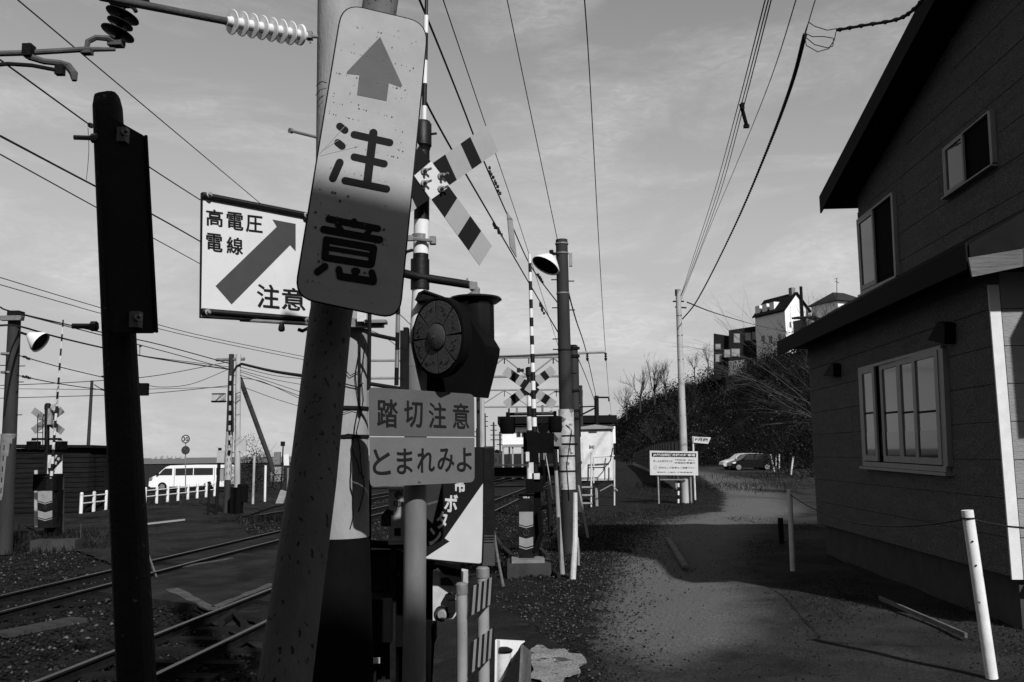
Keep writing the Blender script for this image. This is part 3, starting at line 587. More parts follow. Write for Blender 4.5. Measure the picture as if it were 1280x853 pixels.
mb = MB(); mb.path([P(582, 355, 5.85), P(590, 357, 5.85), P(595, 363, 5.85), P(595, 372, 5.85)], [.024, .03, .03, .022], 12); mb.box(P(592, 358, 5.85), (.05, .06, .05)); mb.path([P(584, 353, 5.83), P(584, 348, 5.83)], .006, 6); mb.lathe(P(593, 370, 5.85), (0, 0, 1), [(.055, -.02), (.05, .01), (.02, .03)], 12); mb.build('elbow', M_grey, t)
mb = MB(); mb.lathe(P(594, 373, 5.9), (.0, .0, -1), [(.04, -.01), (.175, 0), (.182, .012), (.15, .035), (.128, .04), (.128, .32), (.11, .37), (.07, .4), (.02, .41)], 32); mb.build('bell_housing', mat('gloss_black', .012, .25, .1, 4, 0), t, smooth=True)
# lamp box behind the disc
lb = Plane(P(560, 440, 5.75), Vector((-.45, -1, 0))); mb = MB(); mb.prism([lb.at(x, y) for x, y in [(536, 372), (575, 378), (607, 432), (606, 441), (592, 496), (523, 490), (520, 420)]], -lb.n * .22); mb.build('lamp_box', M_blackm, t)
mb = MB(); vv = [P(520, 376, 5.55), P(524, 367, 5.55), P(530, 364, 5.55), P(553, 372, 5.6), P(566, 378, 5.65)]; mb.prism(vv, (0, .16, .0)); mb.path(vv, .01, 6); mb.build('visor', M_dark, t)
dn = Vector((-.71, -.70, -.05)).normalized(); dc = P(547.5, 421.5, 5.45); u_ = Vector((0, 0, 1)).cross(dn).normalized(); w_ = dn.cross(u_)
DR = .245
mb = MB(); mb.lathe(dc - dn * .05, dn, [(DR * .9, -.04), (DR * 1.03, .0), (DR * 1.03, .055), (DR * .97, .06), (DR * .97, .03)], 40); disc = mb.build('disc_rim', M_blackm, t, smooth=True)
mfa = mat('lens_grey', .06, .35, .3, 14, .2, 60)
for k in range(8):
    a0 = math.pi / 4 * k + .03 + math.pi / 2; a1 = a0 + math.pi / 4 - .06; po = []
    for q in range(7): an = a0 + (a1 - a0) * q / 6; po.append(dc + (u_ * math.cos(an) + w_ * math.sin(an)) * DR * .93)
    for q in range(5): an = a1 - (a1 - a0) * q / 4; po.append(dc + (u_ * math.cos(an) + w_ * math.sin(an)) * DR * .37)
    mb = MB(); mb.prism(po, dn * .012); mb.build('lens_segment', mfa, t)
    am = (a0 + a1) / 2; mb = MB()
    for q in range(5):   # worn marks on each lens
        c = dc + (u_ * math.cos(am) + w_ * math.sin(am)) * DR * (.72 + random.uniform(-.06, .06)) + (-u_ * math.sin(am) + w_ * math.cos(am)) * (q - 2) * .018
        mb.path([c + dn * .014, c + dn * .014 + (u_ * random.uniform(-1, 1) + w_ * random.uniform(-1, 1)) * .018], .0035, 4)
    mb.build('worn_mark', M_ink, t)
mb = MB(); mb.lathe(dc, dn, [(DR * .33, 0), (DR * .34, .02), (DR * .28, .028), (.01, .032)], 24); mb.lathe(dc + dn * .032, dn, [(.008, 0), (.008, .01)], 8); mb.build('hub', mfa, t, smooth=True)
mb = MB(); mb.path([P(515, 313, 5.68), P(508, 315, 5.6), P(501, 325, 5.6), P(498, 340, 5.6), P(499, 350, 5.6)], .011, 8); mb.build('conduit', M_dark, t)
mb = MB()
for k in range(6): y0 = 350 + k * 22; mb.cur = k % 2; mb.path([P(498.5 - k * .5, y0, 5.6), P(498 - k * .5, y0 + 22, 5.6)], .014, 8)
mb.build('conduit_sleeve', [M_grey, M_dark], t)
mb = MB(); mb.box(P(506, 455, 5.62), (.05, .1, .42)); mb.box(P(508, 420, 5.62), (.03, .08, .1)); mb.build('relay_box', M_dark, t)
mb = MB()
for (x0, y0, x1, y1) in ((462, 390, 461, 488), (460, 417, 497, 425), (484, 350, 497, 351), (462, 480, 500, 486), (483, 368, 495, 370)): mb.path([P(x0, y0, 5.6), P(x1, y1, 5.6)], .013, 8)
mb.build('stay_frame', M_dark, t)
# crossbuck
def board(pl, pa, pb, wv, stops, name, mats, parent, off=0, th=.004, hole=None):
    # striped board between two pixel points, wv = half width vector; stops = [(t0,t1,mat)]
    for (t0, t1, c) in stops:
        x0 = pa[0] + (pb[0] - pa[0]) * t0; y0 = pa[1] + (pb[1] - pa[1]) * t0; x1 = pa[0] + (pb[0] - pa[0]) * t1; y1 = pa[1] + (pb[1] - pa[1]) * t1
        mb.cur = c; pl.poly(mb, [(x0 - wv[0], y0 - wv[1]), (x1 - wv[0], y1 - wv[1]), (x1 + wv[0], y1 + wv[1]), (x0 + wv[0], y0 + wv[1])], off, th)
xp = Plane(P(539, 226, 5.58), Vector((.5, -.86, 0)))
t2 = thing('crossbuck', 'near black and white crossed warning boards on the tall banded post', 'crossbuck', P(539, 226, 5.58), 'railway crossing crossbucks')
WH = mat('board_white', .28, .5, .06, 6, .03)
mb = MB(); board(xp, (471, 274), (607, 179), (7.3, 16), [(0, .13, 0), (.13, .25, 1), (.25, .31, 0), (.31, .43, 1), (.57, .68, 1), (.68, .82, 0), (.82, .91, 1), (.91, 1.06, 0)], '', None, None); mb.build('board', [WH, M_ink], t2)
mb = MB(); board(xp, (471, 133), (607, 320), (-7.8, 12.3), [(0, .17, 0), (.17, .27, 1), (.27, .33, 0), (.33, .44, 1), (.56, .68, 1), (.68, .80, 0), (.80, .90, 1), (.90, 1.0, 0)], '', None, None); mb.build('board', [WH, M_ink], t2)
mb = MB(); xp.poly(mb, [(538.4, 202.2), (562, 233), (538.4, 250), (517.3, 220)], .0005, .005); mb.build('centre_plate', M_sheet2, t2)
for (x, y) in ((529, 215), (529, 230), (550, 221), (550, 237)):
    mb = MB(); q = xp.at(x, y, .005); mb.lathe(q, xp.n, [(.022, 0), (.022, .012), (.009, .013), (.009, .055)], 8); mb.path([q + Vector((.0, 0, 0)), q + Vector((.055, -.03, .012))], .008, 6); mb.build('bolt', M_grey, t2)
# --- two line caution sign
kp = Plane.c3(P(462, 486, 5.42), P(592, 494, 5.62), P(462, 608, 5.42))
t = thing('crossing_sign', 'grey two line stop and look sign with a seam across the middle', 'sign', kp.at(527, 546))
rp_ = rpoly([(460.5, 484), (592.5, 493), (592.5, 603), (462, 609)], 7, 4)
mb = MB(); kp.poly(mb, rpoly([(460.5, 484), (592.5, 493), (593, 546.5), (461.3, 545.5)], 7, 4)[:10] + [(593, 546.5), (461.3, 545.5)], 0, .004)
mb.build('upper_panel', mat('sign_upper_shaded', .085, .5, .15, 6, .04, 80, spots=.03), t)  # darker than the lower panel, with the lamp box shade in its colour
mb = MB(); kp.poly(mb, [(461.3, 546.6), (593, 547.4)] + rpoly([(461.3, 546.6), (593, 547.4), (593, 603), (462.5, 609)], 7, 4)[10:], 0, .004); mb.build('lower_panel', mat('sign_lower', .12, .5, .12, 6, .04, 80, spots=.03), t)
mf = lambda x, y: kp.at(x, y, .005); mb = MB()
for ch, x0, x1, y0, y1 in (('踏', 471.5, 497, 499, 534), ('切', 505.5, 528, 501, 534), ('注', 536, 557.5, 503, 535), ('意', 566, 586, 504, 535.5)): text(mb, mf, ch, (x0, y0), (x1, y0 + 1), (x0, y1), .02)
mb.build('upper_lettering', M_ink, t); mb = MB()
for ch, x0, x1, y0, y1 in (('と', 466, 488, 562, 594), ('ま', 496, 515.5, 561.5, 593), ('れ', 521.5, 543, 561, 591), ('み', 547, 567.5, 561, 590.5), ('よ', 571, 589.5, 560.5, 590)): text(mb, mf, ch, (x0, y0), (x1, y0 - .6), (x0, y1), .022)
mb.build('lower_lettering', M_ink, t)
mb = MB(); mb.box(P(519, 515, 5.62), (.2, .06, .05)); mb.box(P(519, 580, 5.62), (.2, .06, .05)); mb.build('bracket', M_grey, t)
# --- emergency button sign and its post
ep = Plane.c3(P(531, 700, 5.95), P(605, 600, 6.25), P(604, 704, 6.2)); ep = Plane(P(570, 650, 6.1), Vector((-.1, -1, .02)))
t = thing('emergency_button_sign', 'bright white sign with a thick dark arrow below the two line sign', 'sign', ep.at(570, 650))
mb = MB(); ep.poly(mb, [(532, 560), (605, 560), (603, 704), (590, 705), (531, 700)], 0, .003); mb.build('panel', M_sheet2, t)
mb = MB(); mb.path([ep.at(x, y, .003) for x, y in ((605, 560), (605, 600), (604.5, 660), (603, 703), (600, 705.5), (575, 703.5), (531, 699))], .006, 6); mb.build('frame', M_black, t)
mb = MB(); ep.poly(mb, [(585, 560), (604.8, 560), (604.8, 603), (556, 673), (562, 677), (533, 696), (534, 648), (541, 655), (552.6, 605), (560, 560)], .004, .001); mb.build('arrow', M_ink, t)
mb = MB(); mf = lambda x, y: ep.at(x, y, .006)
for ch, x0, x1, y0, y1 in (('常', 568, 582, 590, 615), ('ボ', 556, 573, 617.5, 640), ('タ', 546.5, 560, 638.5, 661), ('ン', 537, 552, 659.5, 681)): text(mb, mf, ch, (x0, y0), (x1, y0 + 1), (x0 - (1 if ch != '常' else 0), y1), .03)
mb.build('lettering', M_whited, t)
cbx = P(610.5, 640, 6.75); t = thing('equipment_post', 'dark square post with a small box just right of the white arrow sign', 'post', (cbx.x, cbx.y, gz(cbx.x, cbx.y)))
mb = MB(); mb.bb(cbx.x - .028, cbx.x + .045, cbx.y, cbx.y + .1, P(610, 706, 6.75).z, P(610, 560, 6.4).z); mb.build('post', M_dark, t)
mb = MB(); q = P(611, 690, 6.7); mb.box(q, (.09, .1, .19)); 
for k in range(3): mb.box(P(611, 670 + k * 3.5, 6.66), (.08, .04, .006))
mb.build('junction_box', mat('box_dark', .06, .6, .2, 8), t)
# --- equipment cabinets
def cabinet(x0, y0, x1, y1, d, depth, name, label, m, zfoot=True, yaw=0):
    a_ = P(x0, y1, d); b_ = P(x1, y0, d); t = thing(name, label, 'cabinet', ((a_.x + b_.x) / 2, d, gz(a_.x, d)))
    mb = MB(); mb.bb(a_.x, b_.x, d, d + depth, a_.z, b_.z); mb.build('body', m, t)
    mb = MB(); e = .012; mb.bb(a_.x + e * 2, b_.x - e * 2, d - .008, d - .001, a_.z + e * 2, b_.z - e * 2); mb.build('door', m, t)
    mb = MB(); mb.bb(a_.x - .012, b_.x + .012, d - .02, d + depth + .012, b_.z + .001, b_.z + .02); mb.build('lid', m, t)
    if zfoot:
        for sx in (a_.x + .03, b_.x - .03):
            mb = MB(); mb.bb(sx - .02, sx + .02, d + .04, d + .09, gz(a_.x, d), a_.z - .002); mb.build('leg', M_dark, t)
    return t
t = cabinet(485.5, 612, 512, 681, 6.6, .25, 'relay_cabinet', 'grey numbered cabinet with a padlock left of the signal pole', M_greyp)
kp2 = Plane(P(500, 640, 6.59), (0, -1, 0)); mb = MB(); text(mb, lambda x, y: kp2.at(x, y, .002), 'K238', (492, 626), (504, 627), (492, 633), .02); mb.lathe(kp2.at(498, 619, .001), (0, -1, 0), [(.03, 0), (.03, .003)], 16); mb.build('number', M_ink2, t)
mb = MB(); mb.box(P(482, 650, 6.5), (.07, .05, .09), .3); mb.path([P(479, 643, 6.5), P(484, 637, 6.5), P(491, 641, 6.5)], .008, 6); mb.box(P(487, 641, 6.52), (.06, .03, .03)); mb.build('padlock', M_black, t)
mb = MB(); mb.box(kp2.at(497, 665, 0), (.045, .008, .055)); mb.build('plate', M_ink, t)
t = cabinet(462, 690, 500, 742, 6.9, .3, 'switch_cabinet', 'black cabinet with a pale door panel low between the mast and the signal pole', M_dark)
t = cabinet(461, 775, 496, 850, 7.0, .3, 'battery_box', 'black lower box under the dark cabinet beside the mast foot', M_dark)
t = thing('dark_bracket_frame', 'black metal frame standing behind the signal pole and cabinets', 'frame', P(480, 853, 6.5)); mb = MB()
for (x0, y0, x1, y1, r) in ((461.5, 600, 459, 1000, .02), (503, 690, 496, 1000, .02), (460, 680, 540, 684, .03), (535, 700, 527, 1000, .03), (498, 730, 545, 735, .05), (527, 775, 540, 770, .03), (462, 772, 520, 774, .02), (541, 600, 541, 770, .035)): mb.path([P(x0, y0, 6.75), P(x1, y1, 6.75)], r, 6)
mb.build('frame', M_blackm, t)
mb = MB(); mb.box(P(468, 826, 6.6), (.08, .03, .035), .1); mb.build('bracket', M_whited, t)
mb = MB(); mb.box(P(478, 770, 6.72), (.18, .4, .3)); mb.box(P(519, 760, 6.8), (.3, .3, .5)); mb.build('motor_block', M_blackm, t)
# light box with horn
lp = Plane(P(556, 745, 6.3), Vector((-.25, -1, 0))); t = thing('horn_box', 'pale grey box with a small round horn and lock below the white sign', 'cabinet', lp.at(556, 776))
po = [(543, 712), (552, 715), (571, 728), (571, 776), (543, 776)]
mb = MB(); lp.prism = None; mb.prism([lp.at(x, y) for x, y in [(541, 713), (572, 718), (572, 773), (541, 776)]], -lp.n * .25); mb.build('body', M_whited, t)
mb = MB(); lp.poly(mb, [(551, 722), (566, 722), (566, 732), (551, 732)], .001, .006); mb.build('label_plate', M_ink2, t)
mb = MB(); q = lp.at(553, 767, .0); mb.lathe(q, lp.n, [(.052, 0), (.055, .012), (.05, .014), (.05, .004)], 24); mb.build('horn_ring', M_ink2, t)
mb = MB(); mb.lathe(lp.at(554, 768, .0), lp.n, [(.034, 0), (.034, .03), (.028, .036)], 20); mb.build('horn', M_greyp, t, smooth=True)
mb = MB(); mb.box(lp.at(565, 745, .03), (.07, .06, .03)); mb.box(lp.at(567, 757, .03), (.05, .05, .08)); mb.path([lp.at(560, 743, .03), lp.at(565, 740, .03), lp.at(570, 745, .03)], .008, 6); mb.build('padlock', M_black, t)
mb = MB(); a_ = lp.at(538, 776); mb.path([a_, Vector((a_.x - .05, a_.y, gz(a_.x, a_.y)))], .04, 6); mb.prism([P(x, y, 6.2) for x, y in ((542, 705), (575, 712), (575, 735), (566, 728), (549, 712))], (0, .2, 0)); mb.build('stand', M_blackm, t)
# --- hazard striped fence
f1, f2 = P(577, 731, 5.9), P(603.5, 711, 6.35); t = thing('striped_barrier', 'two grey posts joined by black and white hazard boards', 'barrier', Vector((f1.x, f1.y, gz(f1.x, f1.y))))
for q, r in ((f1, .036), (f2, .042)):
    g = gz(q.x, q.y); mb = MB(); mb.path([Vector((q.x, q.y, g)), q], r, 20); mb.build('post', M_greyp, t, smooth=True)
    mb = MB(); mb.lathe(q + Vector((0, 0, .001)), (0, 0, -1), [(r * .8, -.012), (r * 1.12, 0), (r * 1.12, .06)], 20); mb.build('post_cap', M_grey, t, smooth=True)
fd = (f2 - f1); fd.z = 0; fL = fd.length; fd.normalize(); nn = Vector((0, 0, 1)).cross(fd)
if nn.dot(CO - f1) < 0: nn = -nn
for (zt0, zb0) in ((f1.z - .02, f1.z - .2), (f1.z - .37, f1.z - .56), (f1.z - .74, f1.z - .92)):
    mb = MB(); W0, W1 = .03, fL + .1; n = 9
    for k in range(n):
        a0 = W0 + (W1 - W0) * k / n; a1 = W0 + (W1 - W0) * (k + 1) / n; sk = .05; mb.cur = (k + 1) % 2
        mb.prism([f1 * 1 + fd * (a0) + nn * .05 + Vector((0, 0, zt0 - f1.z)) , f1 + fd * a1 + nn * .05 + Vector((0, 0, zt0 - f1.z)), f1 + fd * (a1 - sk) + nn * .05 + Vector((0, 0, zb0 - f1.z)), f1 + fd * (a0 - sk) + nn * .05 + Vector((0, 0, zb0 - f1.z))], nn * .004)
    mb.build('striped_board', [M_greyp, M_ink], t)
# --- broken white block at the bottom
q = P(640, 853, 5.6); t = thing('broken_bollard', 'broken white plastic bollard shell with a dark cylinder inside at bottom centre', 'bollard', Vector((q.x, q.y, gz(q.x, q.y)))); g = gz(q.x, q.y)
c0 = P(640, 803, 5.6)
mb = MB()
def wallp(pts, m, nm, th): mb = MB(); mb.prism([P(*p) for p in pts], th); return mb.build(nm, m, t)
wallp([(620, 800, 5.75), (656, 802, 5.75), (658, 1010, 5.75), (616, 1010, 5.75)], M_white, 'back_shell', (0, .02, 0))
wallp([(619, 800, 5.45), (623, 801, 5.75), (622, 1010, 5.75), (616, 1010, 5.45)], M_white, 'side_shell', (.012, 0, 0))
wallp([(651, 806, 5.45), (661, 815, 5.7), (660, 1010, 5.7), (640, 1010, 5.4)], mat('shell_grey', .12, .7, .4, 10, .2), 'front_shell', (.015, 0, 0))
wallp([(655, 803, 5.7), (651, 806, 5.45), (622, 862, 5.38), (626, 1010, 5.38), (640, 1010, 5.4)], M_dark, 'broken_flap', (.01, .01, 0))
mb = MB(); q = P(630, 815, 5.58); mb.path([Vector((q.x, q.y, g)), q], .045, 20); mb.build('inner_cylinder', M_whited, t, smooth=True)
mb = MB(); mb.lathe(q, (0, 0, 1), [(.05, 0), (.055, .012), (.03, .025)], 20); mb.build('cylinder_cap', M_black, t, smooth=True)
# paint patch on the ground
random.seed(5); cpt = G(694, 832); mb = MB(); pts = []
for k in range(44):
    an = 2 * math.pi * k / 44; w_ = 1 + .16 * math.sin(an * 3 + 1) + .10 * math.sin(an * 7) + .06 * math.sin(an * 13 + 2); rx = .26 * w_; ry = .72 * w_; x = cpt.x + rx * math.cos(an) - .02; y = cpt.y + ry * math.sin(an) - .15; pts.append((x, y, gz(x, y) + .055))
mb.prism(pts, (0, 0, .004)); mb.build('paint_patch', mat('patch_paint', .22, .9, .4, 3, .6, 40, spots=.17, sscale=4, sv=.04, grain=60), None, kind='structure', label='worn white paint patch on the ground')
# ================================================================ middle distance
def pole(name, label, cat, xt, yt, xb_, yb_, rt, rb, m, parts=(), seg=None, group=None):
    b = G(xb_, yb_); tp = P(xt, yt, b.y); t = thing(name, label, cat, b, group); mb = MB(); mb.path([b, tp], [rb, rt], 18); mb.build('shaft', m, t, smooth=True); return t, b, tp
def stripes_helix(t, a, b, r, n=9, m=None):
    mb = MB(); ax = (b - a); L = ax.length; ax.normalize(); u = ax.orthogonal().normalized(); w = ax.cross(u); mb.path([a, b], r, 18); mb.cur = 1
    for k in range(n):
        for q in range(8):
            a0 = 2 * math.pi * q / 8; a1 = 2 * math.pi * (q + 1) / 8; h0 = L * (k + q / 8) / (n + 1); h1 = L * (k + (q + 1) / 8) / (n + 1); hh = L / (n + 1) * .5; rr = r + .003
            p = lambda an, h: a + ax * h + (u * math.cos(an) + w * math.sin(an)) * rr
            mb.add([p(a0, h0), p(a1, h1), p(a1, h1 + hh), p(a0, h0 + hh)], [(0, 1, 2, 3)])
    mb.build('striped_guard', m or [M_pole, M_ink], t, smooth=False)
def lamp(parent_label, px0, py0, px1, py1, d, label, sz=1, flip=1):
    a = P(px0, py0, d); b = P(px1, py1, d); t = thing('street_lamp', label, 'street lamp', a)
    mb = MB(); mb.path([a, b], .03 * sz, 8); mb.build('arm', M_dark, t); return t, a, b
# --- left utility pole
t, b, tp = pole('utility_pole', 'weathered dark utility pole with a white shaded lamp at far left', 'utility pole', 18.5, 393, 5, 693, .15, .19, M_polegrey)
stripes_helix(t, P(5.5, 625, b.y), P(11, 545, b.y), .185, 5, [mat('guard_grey', .16), M_dark])
mb = MB(); mb.box(P(15, 398, b.y - .2), (.55, .16, .12)); mb.build('crossarm', M_grey, t); mb = MB(); mb.box(P(20, 393, b.y), (.3, .3, .15)); mb.build('cap', M_dark, t)
for y in (444, 467, 545): mb = MB(); mb.lathe(P(11, y, b.y), (0, 0, 1), [(.19, 0), (.19, .05)], 16); mb.build('band', M_grey, t)
for (x, y, s) in ((22, 458, 1), (9, 457, -1), (20, 478, 1), (18, 519, 1)): mb = MB(); q = P(x - 3 * s, y, b.y); mb.path([q, q + Vector((.28 * s, -.05, 0))], .012, 6); mb.build('step_bolt', M_dark, t)
def shade_lamp(base_px, tip_px, d, r, label, open_px):
    a = P(*base_px, d); c = P(*tip_px, d); ax = (P(*open_px, d) - c).normalized(); t = thing('street_lamp', label, 'street lamp', a)
    mb = MB(); mb.path([a, c], .03, 8); mb.build('arm', M_dark, t)
    mb = MB(); mb.lathe(c, ax, [(r * .28, -.05), (r * .4, 0), (r * .95, r * .9), (r, r * 1.15), (r * .97, r * 1.15), (r * .35, r * .1)], 24); mb.build('shade', M_white, t, smooth=True)
    mb = MB(); mb.lathe(c + ax * (r * 1.0), ax, [(r * .93, 0), (r * .93, .01)], 24); mb.build('lamp_glass', M_black, t)
shade_lamp((23, 415), (38, 420), b.y - .1, .29, 'white shaded lamp on the far left utility pole', (47, 426))
# --- far left crossing signal
b = G(58, 669); D = b.y; q = lambda x, y, dd=0: P(x, y, D + dd)
t = thing('crossing_signal', 'far left crossing signal with twin black lamps and a thin caged ladder', 'crossing signal', b)
mb = MB(); mb.path([b, q(59, 508)], .075, 14); mb.lathe(q(59.5, 512), (0, 0, 1), [(.1, 0), (.1, .15), (.06, .2)], 12); mb.build('pole', M_black, t)
for x in (42, 75.5): mb = MB(); mb.box(q(x, 557, -.1), (.3, .3, .26)); mb.lathe(q(x, 551), (0, 0, 1), [(.08, 0), (.03, .06)], 8); mb.build('lamp', M_blackm, t)
mb = MB(); mb.path([q(40, 549), q(76, 549)], .035, 8); mb.path([q(42, 562), q(78, 562)], .03, 8); mb.build('lamp_bar', M_black, t)
mb = MB()
for x in (47, 53.5): mb.path([q(x, 562, -.2), q(x, 522, -.2), q(x + 1.5, 518, -.2)], .014, 6)
for k in range(5): mb.path([q(47, 525 + k * 8, -.2), q(54, 525 + k * 8, -.2)], .012, 5)
mb.build('ladder', M_dark, t)
mb = MB(); mb.box(q(63, 521, -.15), (.12, .12, .5)); mb.lathe(q(68, 510, -.2), (.3, -.6, .2), [(.1, 0), (.12, .05), (.1, .07)], 12); mb.build('horn', M_greyp, t)
xq = Plane(q(59, 525, .12), Vector((.3, 1, 0))); t2 = thing('crossbuck', 'thin far left crossbuck seen edge on from behind above the black lamps', 'crossbuck', q(59, 525), 'railway crossing crossbucks')
for (pa, pb, wv) in (((41, 513), (78, 540), (2.5, -3.4)), ((41, 539), (78, 512), (2.5, 3.4))):
    mb = MB(); board(xq, pa, pb, wv, [(0, .2, 0), (.2, .32, 1), (.32, .42, 0), (.42, .58, 1), (.58, .68, 0), (.68, .8, 1), (.8, 1, 0)], '', None, None, th=-.02); mb.build('board', [M_greyp, mat('board_back', .2, .6)], t2)
sp = Plane(q(69, 581, -.35), Vector((0, -1, 0))); t2 = thing('arrow_sign', 'small white sign with a dark slanting arrow on the far left signal', 'sign', q(69, 581, -.35))
mb = MB(); sp.poly(mb, [(60, 569), (78, 569), (78, 594), (59, 594)], 0, .01); mb.build('panel', M_sheet2, t2); mb = MB(); sp.poly(mb, [(72, 569), (78, 569), (78, 576), (67, 588), (69, 590), (61, 593), (60, 585), (63, 585)], .011, .002); mb.build('arrow', M_ink, t2)
mb = MB(); 
for k, ch in enumerate('非常'): text(mb, lambda x, y: sp.at(x, y, .015), ch, (71.5 - k * 4, 572 + k * 5), (75.5 - k * 4, 572 + k * 5), (71.5 - k * 4, 576 + k * 5), .02)
mb.build('lettering', M_sheet2, t2)
def gate(b, D, x0, x1, yt, yb_, rod, label, kdark=True, code=None):
    t = thing('crossing_gate', label, 'crossing gate', b); w = (x1 - x0); gp = Plane(P((x0 + x1) / 2, (yt + yb_) / 2, D), Vector((-.12, -1, 0)))
    mb = MB(); mb.prism([gp.at(x0, yt), gp.at(x1, yt), gp.at(x1, yb_), gp.at(x0, yb_)], -gp.n * .35); mb.build('machine_body', M_dark, t)
    H = yb_ - yt; xm = (x0 + x1) / 2; s = w * .14
    def chev(f0, f1, m, off, nm='chevron'):
        mb = MB(); y0 = yt + H * f0; y1 = yt + H * f1; e = w * .03; gp.poly(mb, [(x0 + e, y0), (xm, y0 + s), (x1 - e, y0), (x1 - e, y1), (xm, y1 + s), (x0 + e, y1)], off, .006); mb.build(nm, m, t)
    mb = MB(); e = w * .03; gp.poly(mb, [(x0 + e, yt + H * .28), (x1 - e, yt + H * .28), (x1 - e, yt + H * .47), (xm, yt + H * .47 + s), (x0 + e, yt + H * .47)], .004, .006); mb.build('chevron', M_greyp, t)
    chev(.485, .5, M_greyp, .004, 'chevron_line'); chev(.66, .79, M_greyp, .004)
    mb = MB(); gp.poly(mb, [(x0 + e, yt + H * .64), (x1 - e, yt + H * .64), (x1 - e, yt + H * .68), (x0 + e, yt + H * .68)], .003, .004); mb.build('chevron', M_ink, t) if False else None
    chev(.81, .825, M_greyp, .004, 'chevron_line')
    mb = MB(); c = gp.at(xm, yt + H * .60, .006); u9 = Vector((0, 0, 1)).cross(gp.n).normalized(); mb.path([c + (u9 * math.cos(a9) + Vector((0, 0, 1)) * math.sin(a9)) * .05 for a9 in np.linspace(0, 6.28, 17)], .006, 5); mb.path([c + Vector((0, 0, -.03)), c + Vector((0, 0, .03))], .005, 5); mb.build('emblem', M_ink2, t)
    mb = MB(); gp.poly(mb, [(x0 - .5, yt - 1), (x1 + 1.2, yt - 1), (x1 + 1.2, yt + 1), (x0 - .5, yt + 1)], .002, .03); mb.prism([gp.at(x0 - .5, yt - 1), gp.at(x1 + 1, yt - 1), gp.at(x1 + 1, yt + .6), gp.at(x0 - .5, yt + .6)], -gp.n * .38); mb.build('lid', M_dark, t)
    if code:
        mb = MB(); text(mb, lambda x, y: gp.at(x, y, .008), code, (xm - w * .22, yt + H * .045), (xm + w * .22, yt + H * .045), (xm - w * .22, yt + H * .078), .03); mb.build('number', M_sheet2, t)
    return t, gp
t, gp = gate(G(57, 664), D - 1.2, 47, 66, 596, 660, None, 'far left crossing gate machine with pale chevrons and a raised rod')
mb = MB(); pr = [(64, 598), (66, 560), (70, 520), (73, 480), (76, 440), (78.5, 400)]; n = 22
for k in range(n):
    f0, f1 = k / n, (k + 1) / n; y0, y1 = 598 - 198 * f0, 598 - 198 * f1; mb.cur = k % 2; mb.path([P(64 + 15 * f0, y0, D - 1.2), P(64 + 15 * f1, y1, D - 1.2)], .045 * (1 - .5 * f0), 8)
mb.build('barrier_rod', [M_whited, M_black], t); mb = MB(); mb.box(P(60, 603, D - 1), (.7, .4, .5)); mb.box(P(70, 640, D - .9), (.25, .3, 1.3)); mb.build('drive', M_blackm, t)
for (x, y0, y1, l, m) in ((45, 588, 660, 'pale thin post left of the far gate machine', M_polelight), (78, 597, 668, 'dark thin post right of the far gate machine', M_polegrey), (24, 655, 676, 'tiny leaning stake in the ballast beside the far left pole', M_twigp), (101, 655, 676, 'tiny bare stake in the weeds right of the far gate', M_twigp)):
    bb_ = G(x, y1); tt = P(x, y0, bb_.y); mb = MB(); mb.path([bb_, tt], .06 if y1 - y0 > 50 else .02, 10); mb.build('post', m, None, label=l, cat='post')
# concrete footing by the far gate
bq = G(70, 688); mb = MB(); mb.box(bq + Vector((0, 0, .1)), (1.1, .5, .35), .1); mb.build('footing_block', M_concd, None, label='rough concrete block in the weeds before the far left gate', cat='concrete block')
# --- dark wooden shed
c1 = G(108, 640); sd_ = c1.y; t = thing('wooden_shed', 'dark weatherboarded shed behind the far left signal', 'shed', c1); H = P(108, 560, sd_).z - c1.z
La = Vector((c1.x, c1.y, c1.z)); ul = Vector((-1, -.12, 0)).normalized(); ur = Vector((.25, 1, 0)).normalized(); WL, WR = 5.4, 2.6
mb = MB(); g0 = c1.z - .1; mb.prism([La + ul * .05 + ur * .05, La + ul * WL + ur * .05, La + ul * WL + ur * WR, La + ur * WR + ul * .05], (0, 0, H)); mb.build('wall', M_woodd, t)
mm_ = None
for side, (dv, L, nv) in enumerate(((ul, WL, -ur), (ur, WR, -ul))):
    for k in range(13):
        mb = MB(); h0 = H * k / 13; rot = Matrix([dv, nv, Vector((0, 0, 1))]).transposed(); mb.box(La + dv * L / 2 + nv * .0 + Vector((0, 0, h0 + H / 26)) , (L, .03 + .02 * random.random(), H / 13 - .03), rot=rot); mb.build('board', M_woodd, t)
mb = MB(); mb.prism([La - ul * .3 - ur * .3 + Vector((0, 0, H)), La + ul * (WL + .3) - ur * .3 + Vector((0, 0, H + .1)), La + ul * (WL + .3) + ur * (WR + .3) + Vector((0, 0, H + .05)), La - ul * .3 + ur * (WR + .3) + Vector((0, 0, H - .08))], (0, 0, .12)); mb.build('roof', M_roof, t)
mb = MB(); dd = La + ur * 1.5 - ul * .03; mb.box(dd + Vector((0, 0, 1)), (.06, .9, 1.9), math.atan2(-ur.x, ur.y)); mb.build('door', M_dark, t)
t, b, tp = pole('thin_pole', 'thin grey pole with a white meter box before the dark shed', 'pole', 115, 476, 107, 616, .10, .13, M_polegrey); mb = MB(); mb.box(P(114.5, 594, b.y - .15), (.16, .12, .4)); mb.build('meter_box', M_white, t)
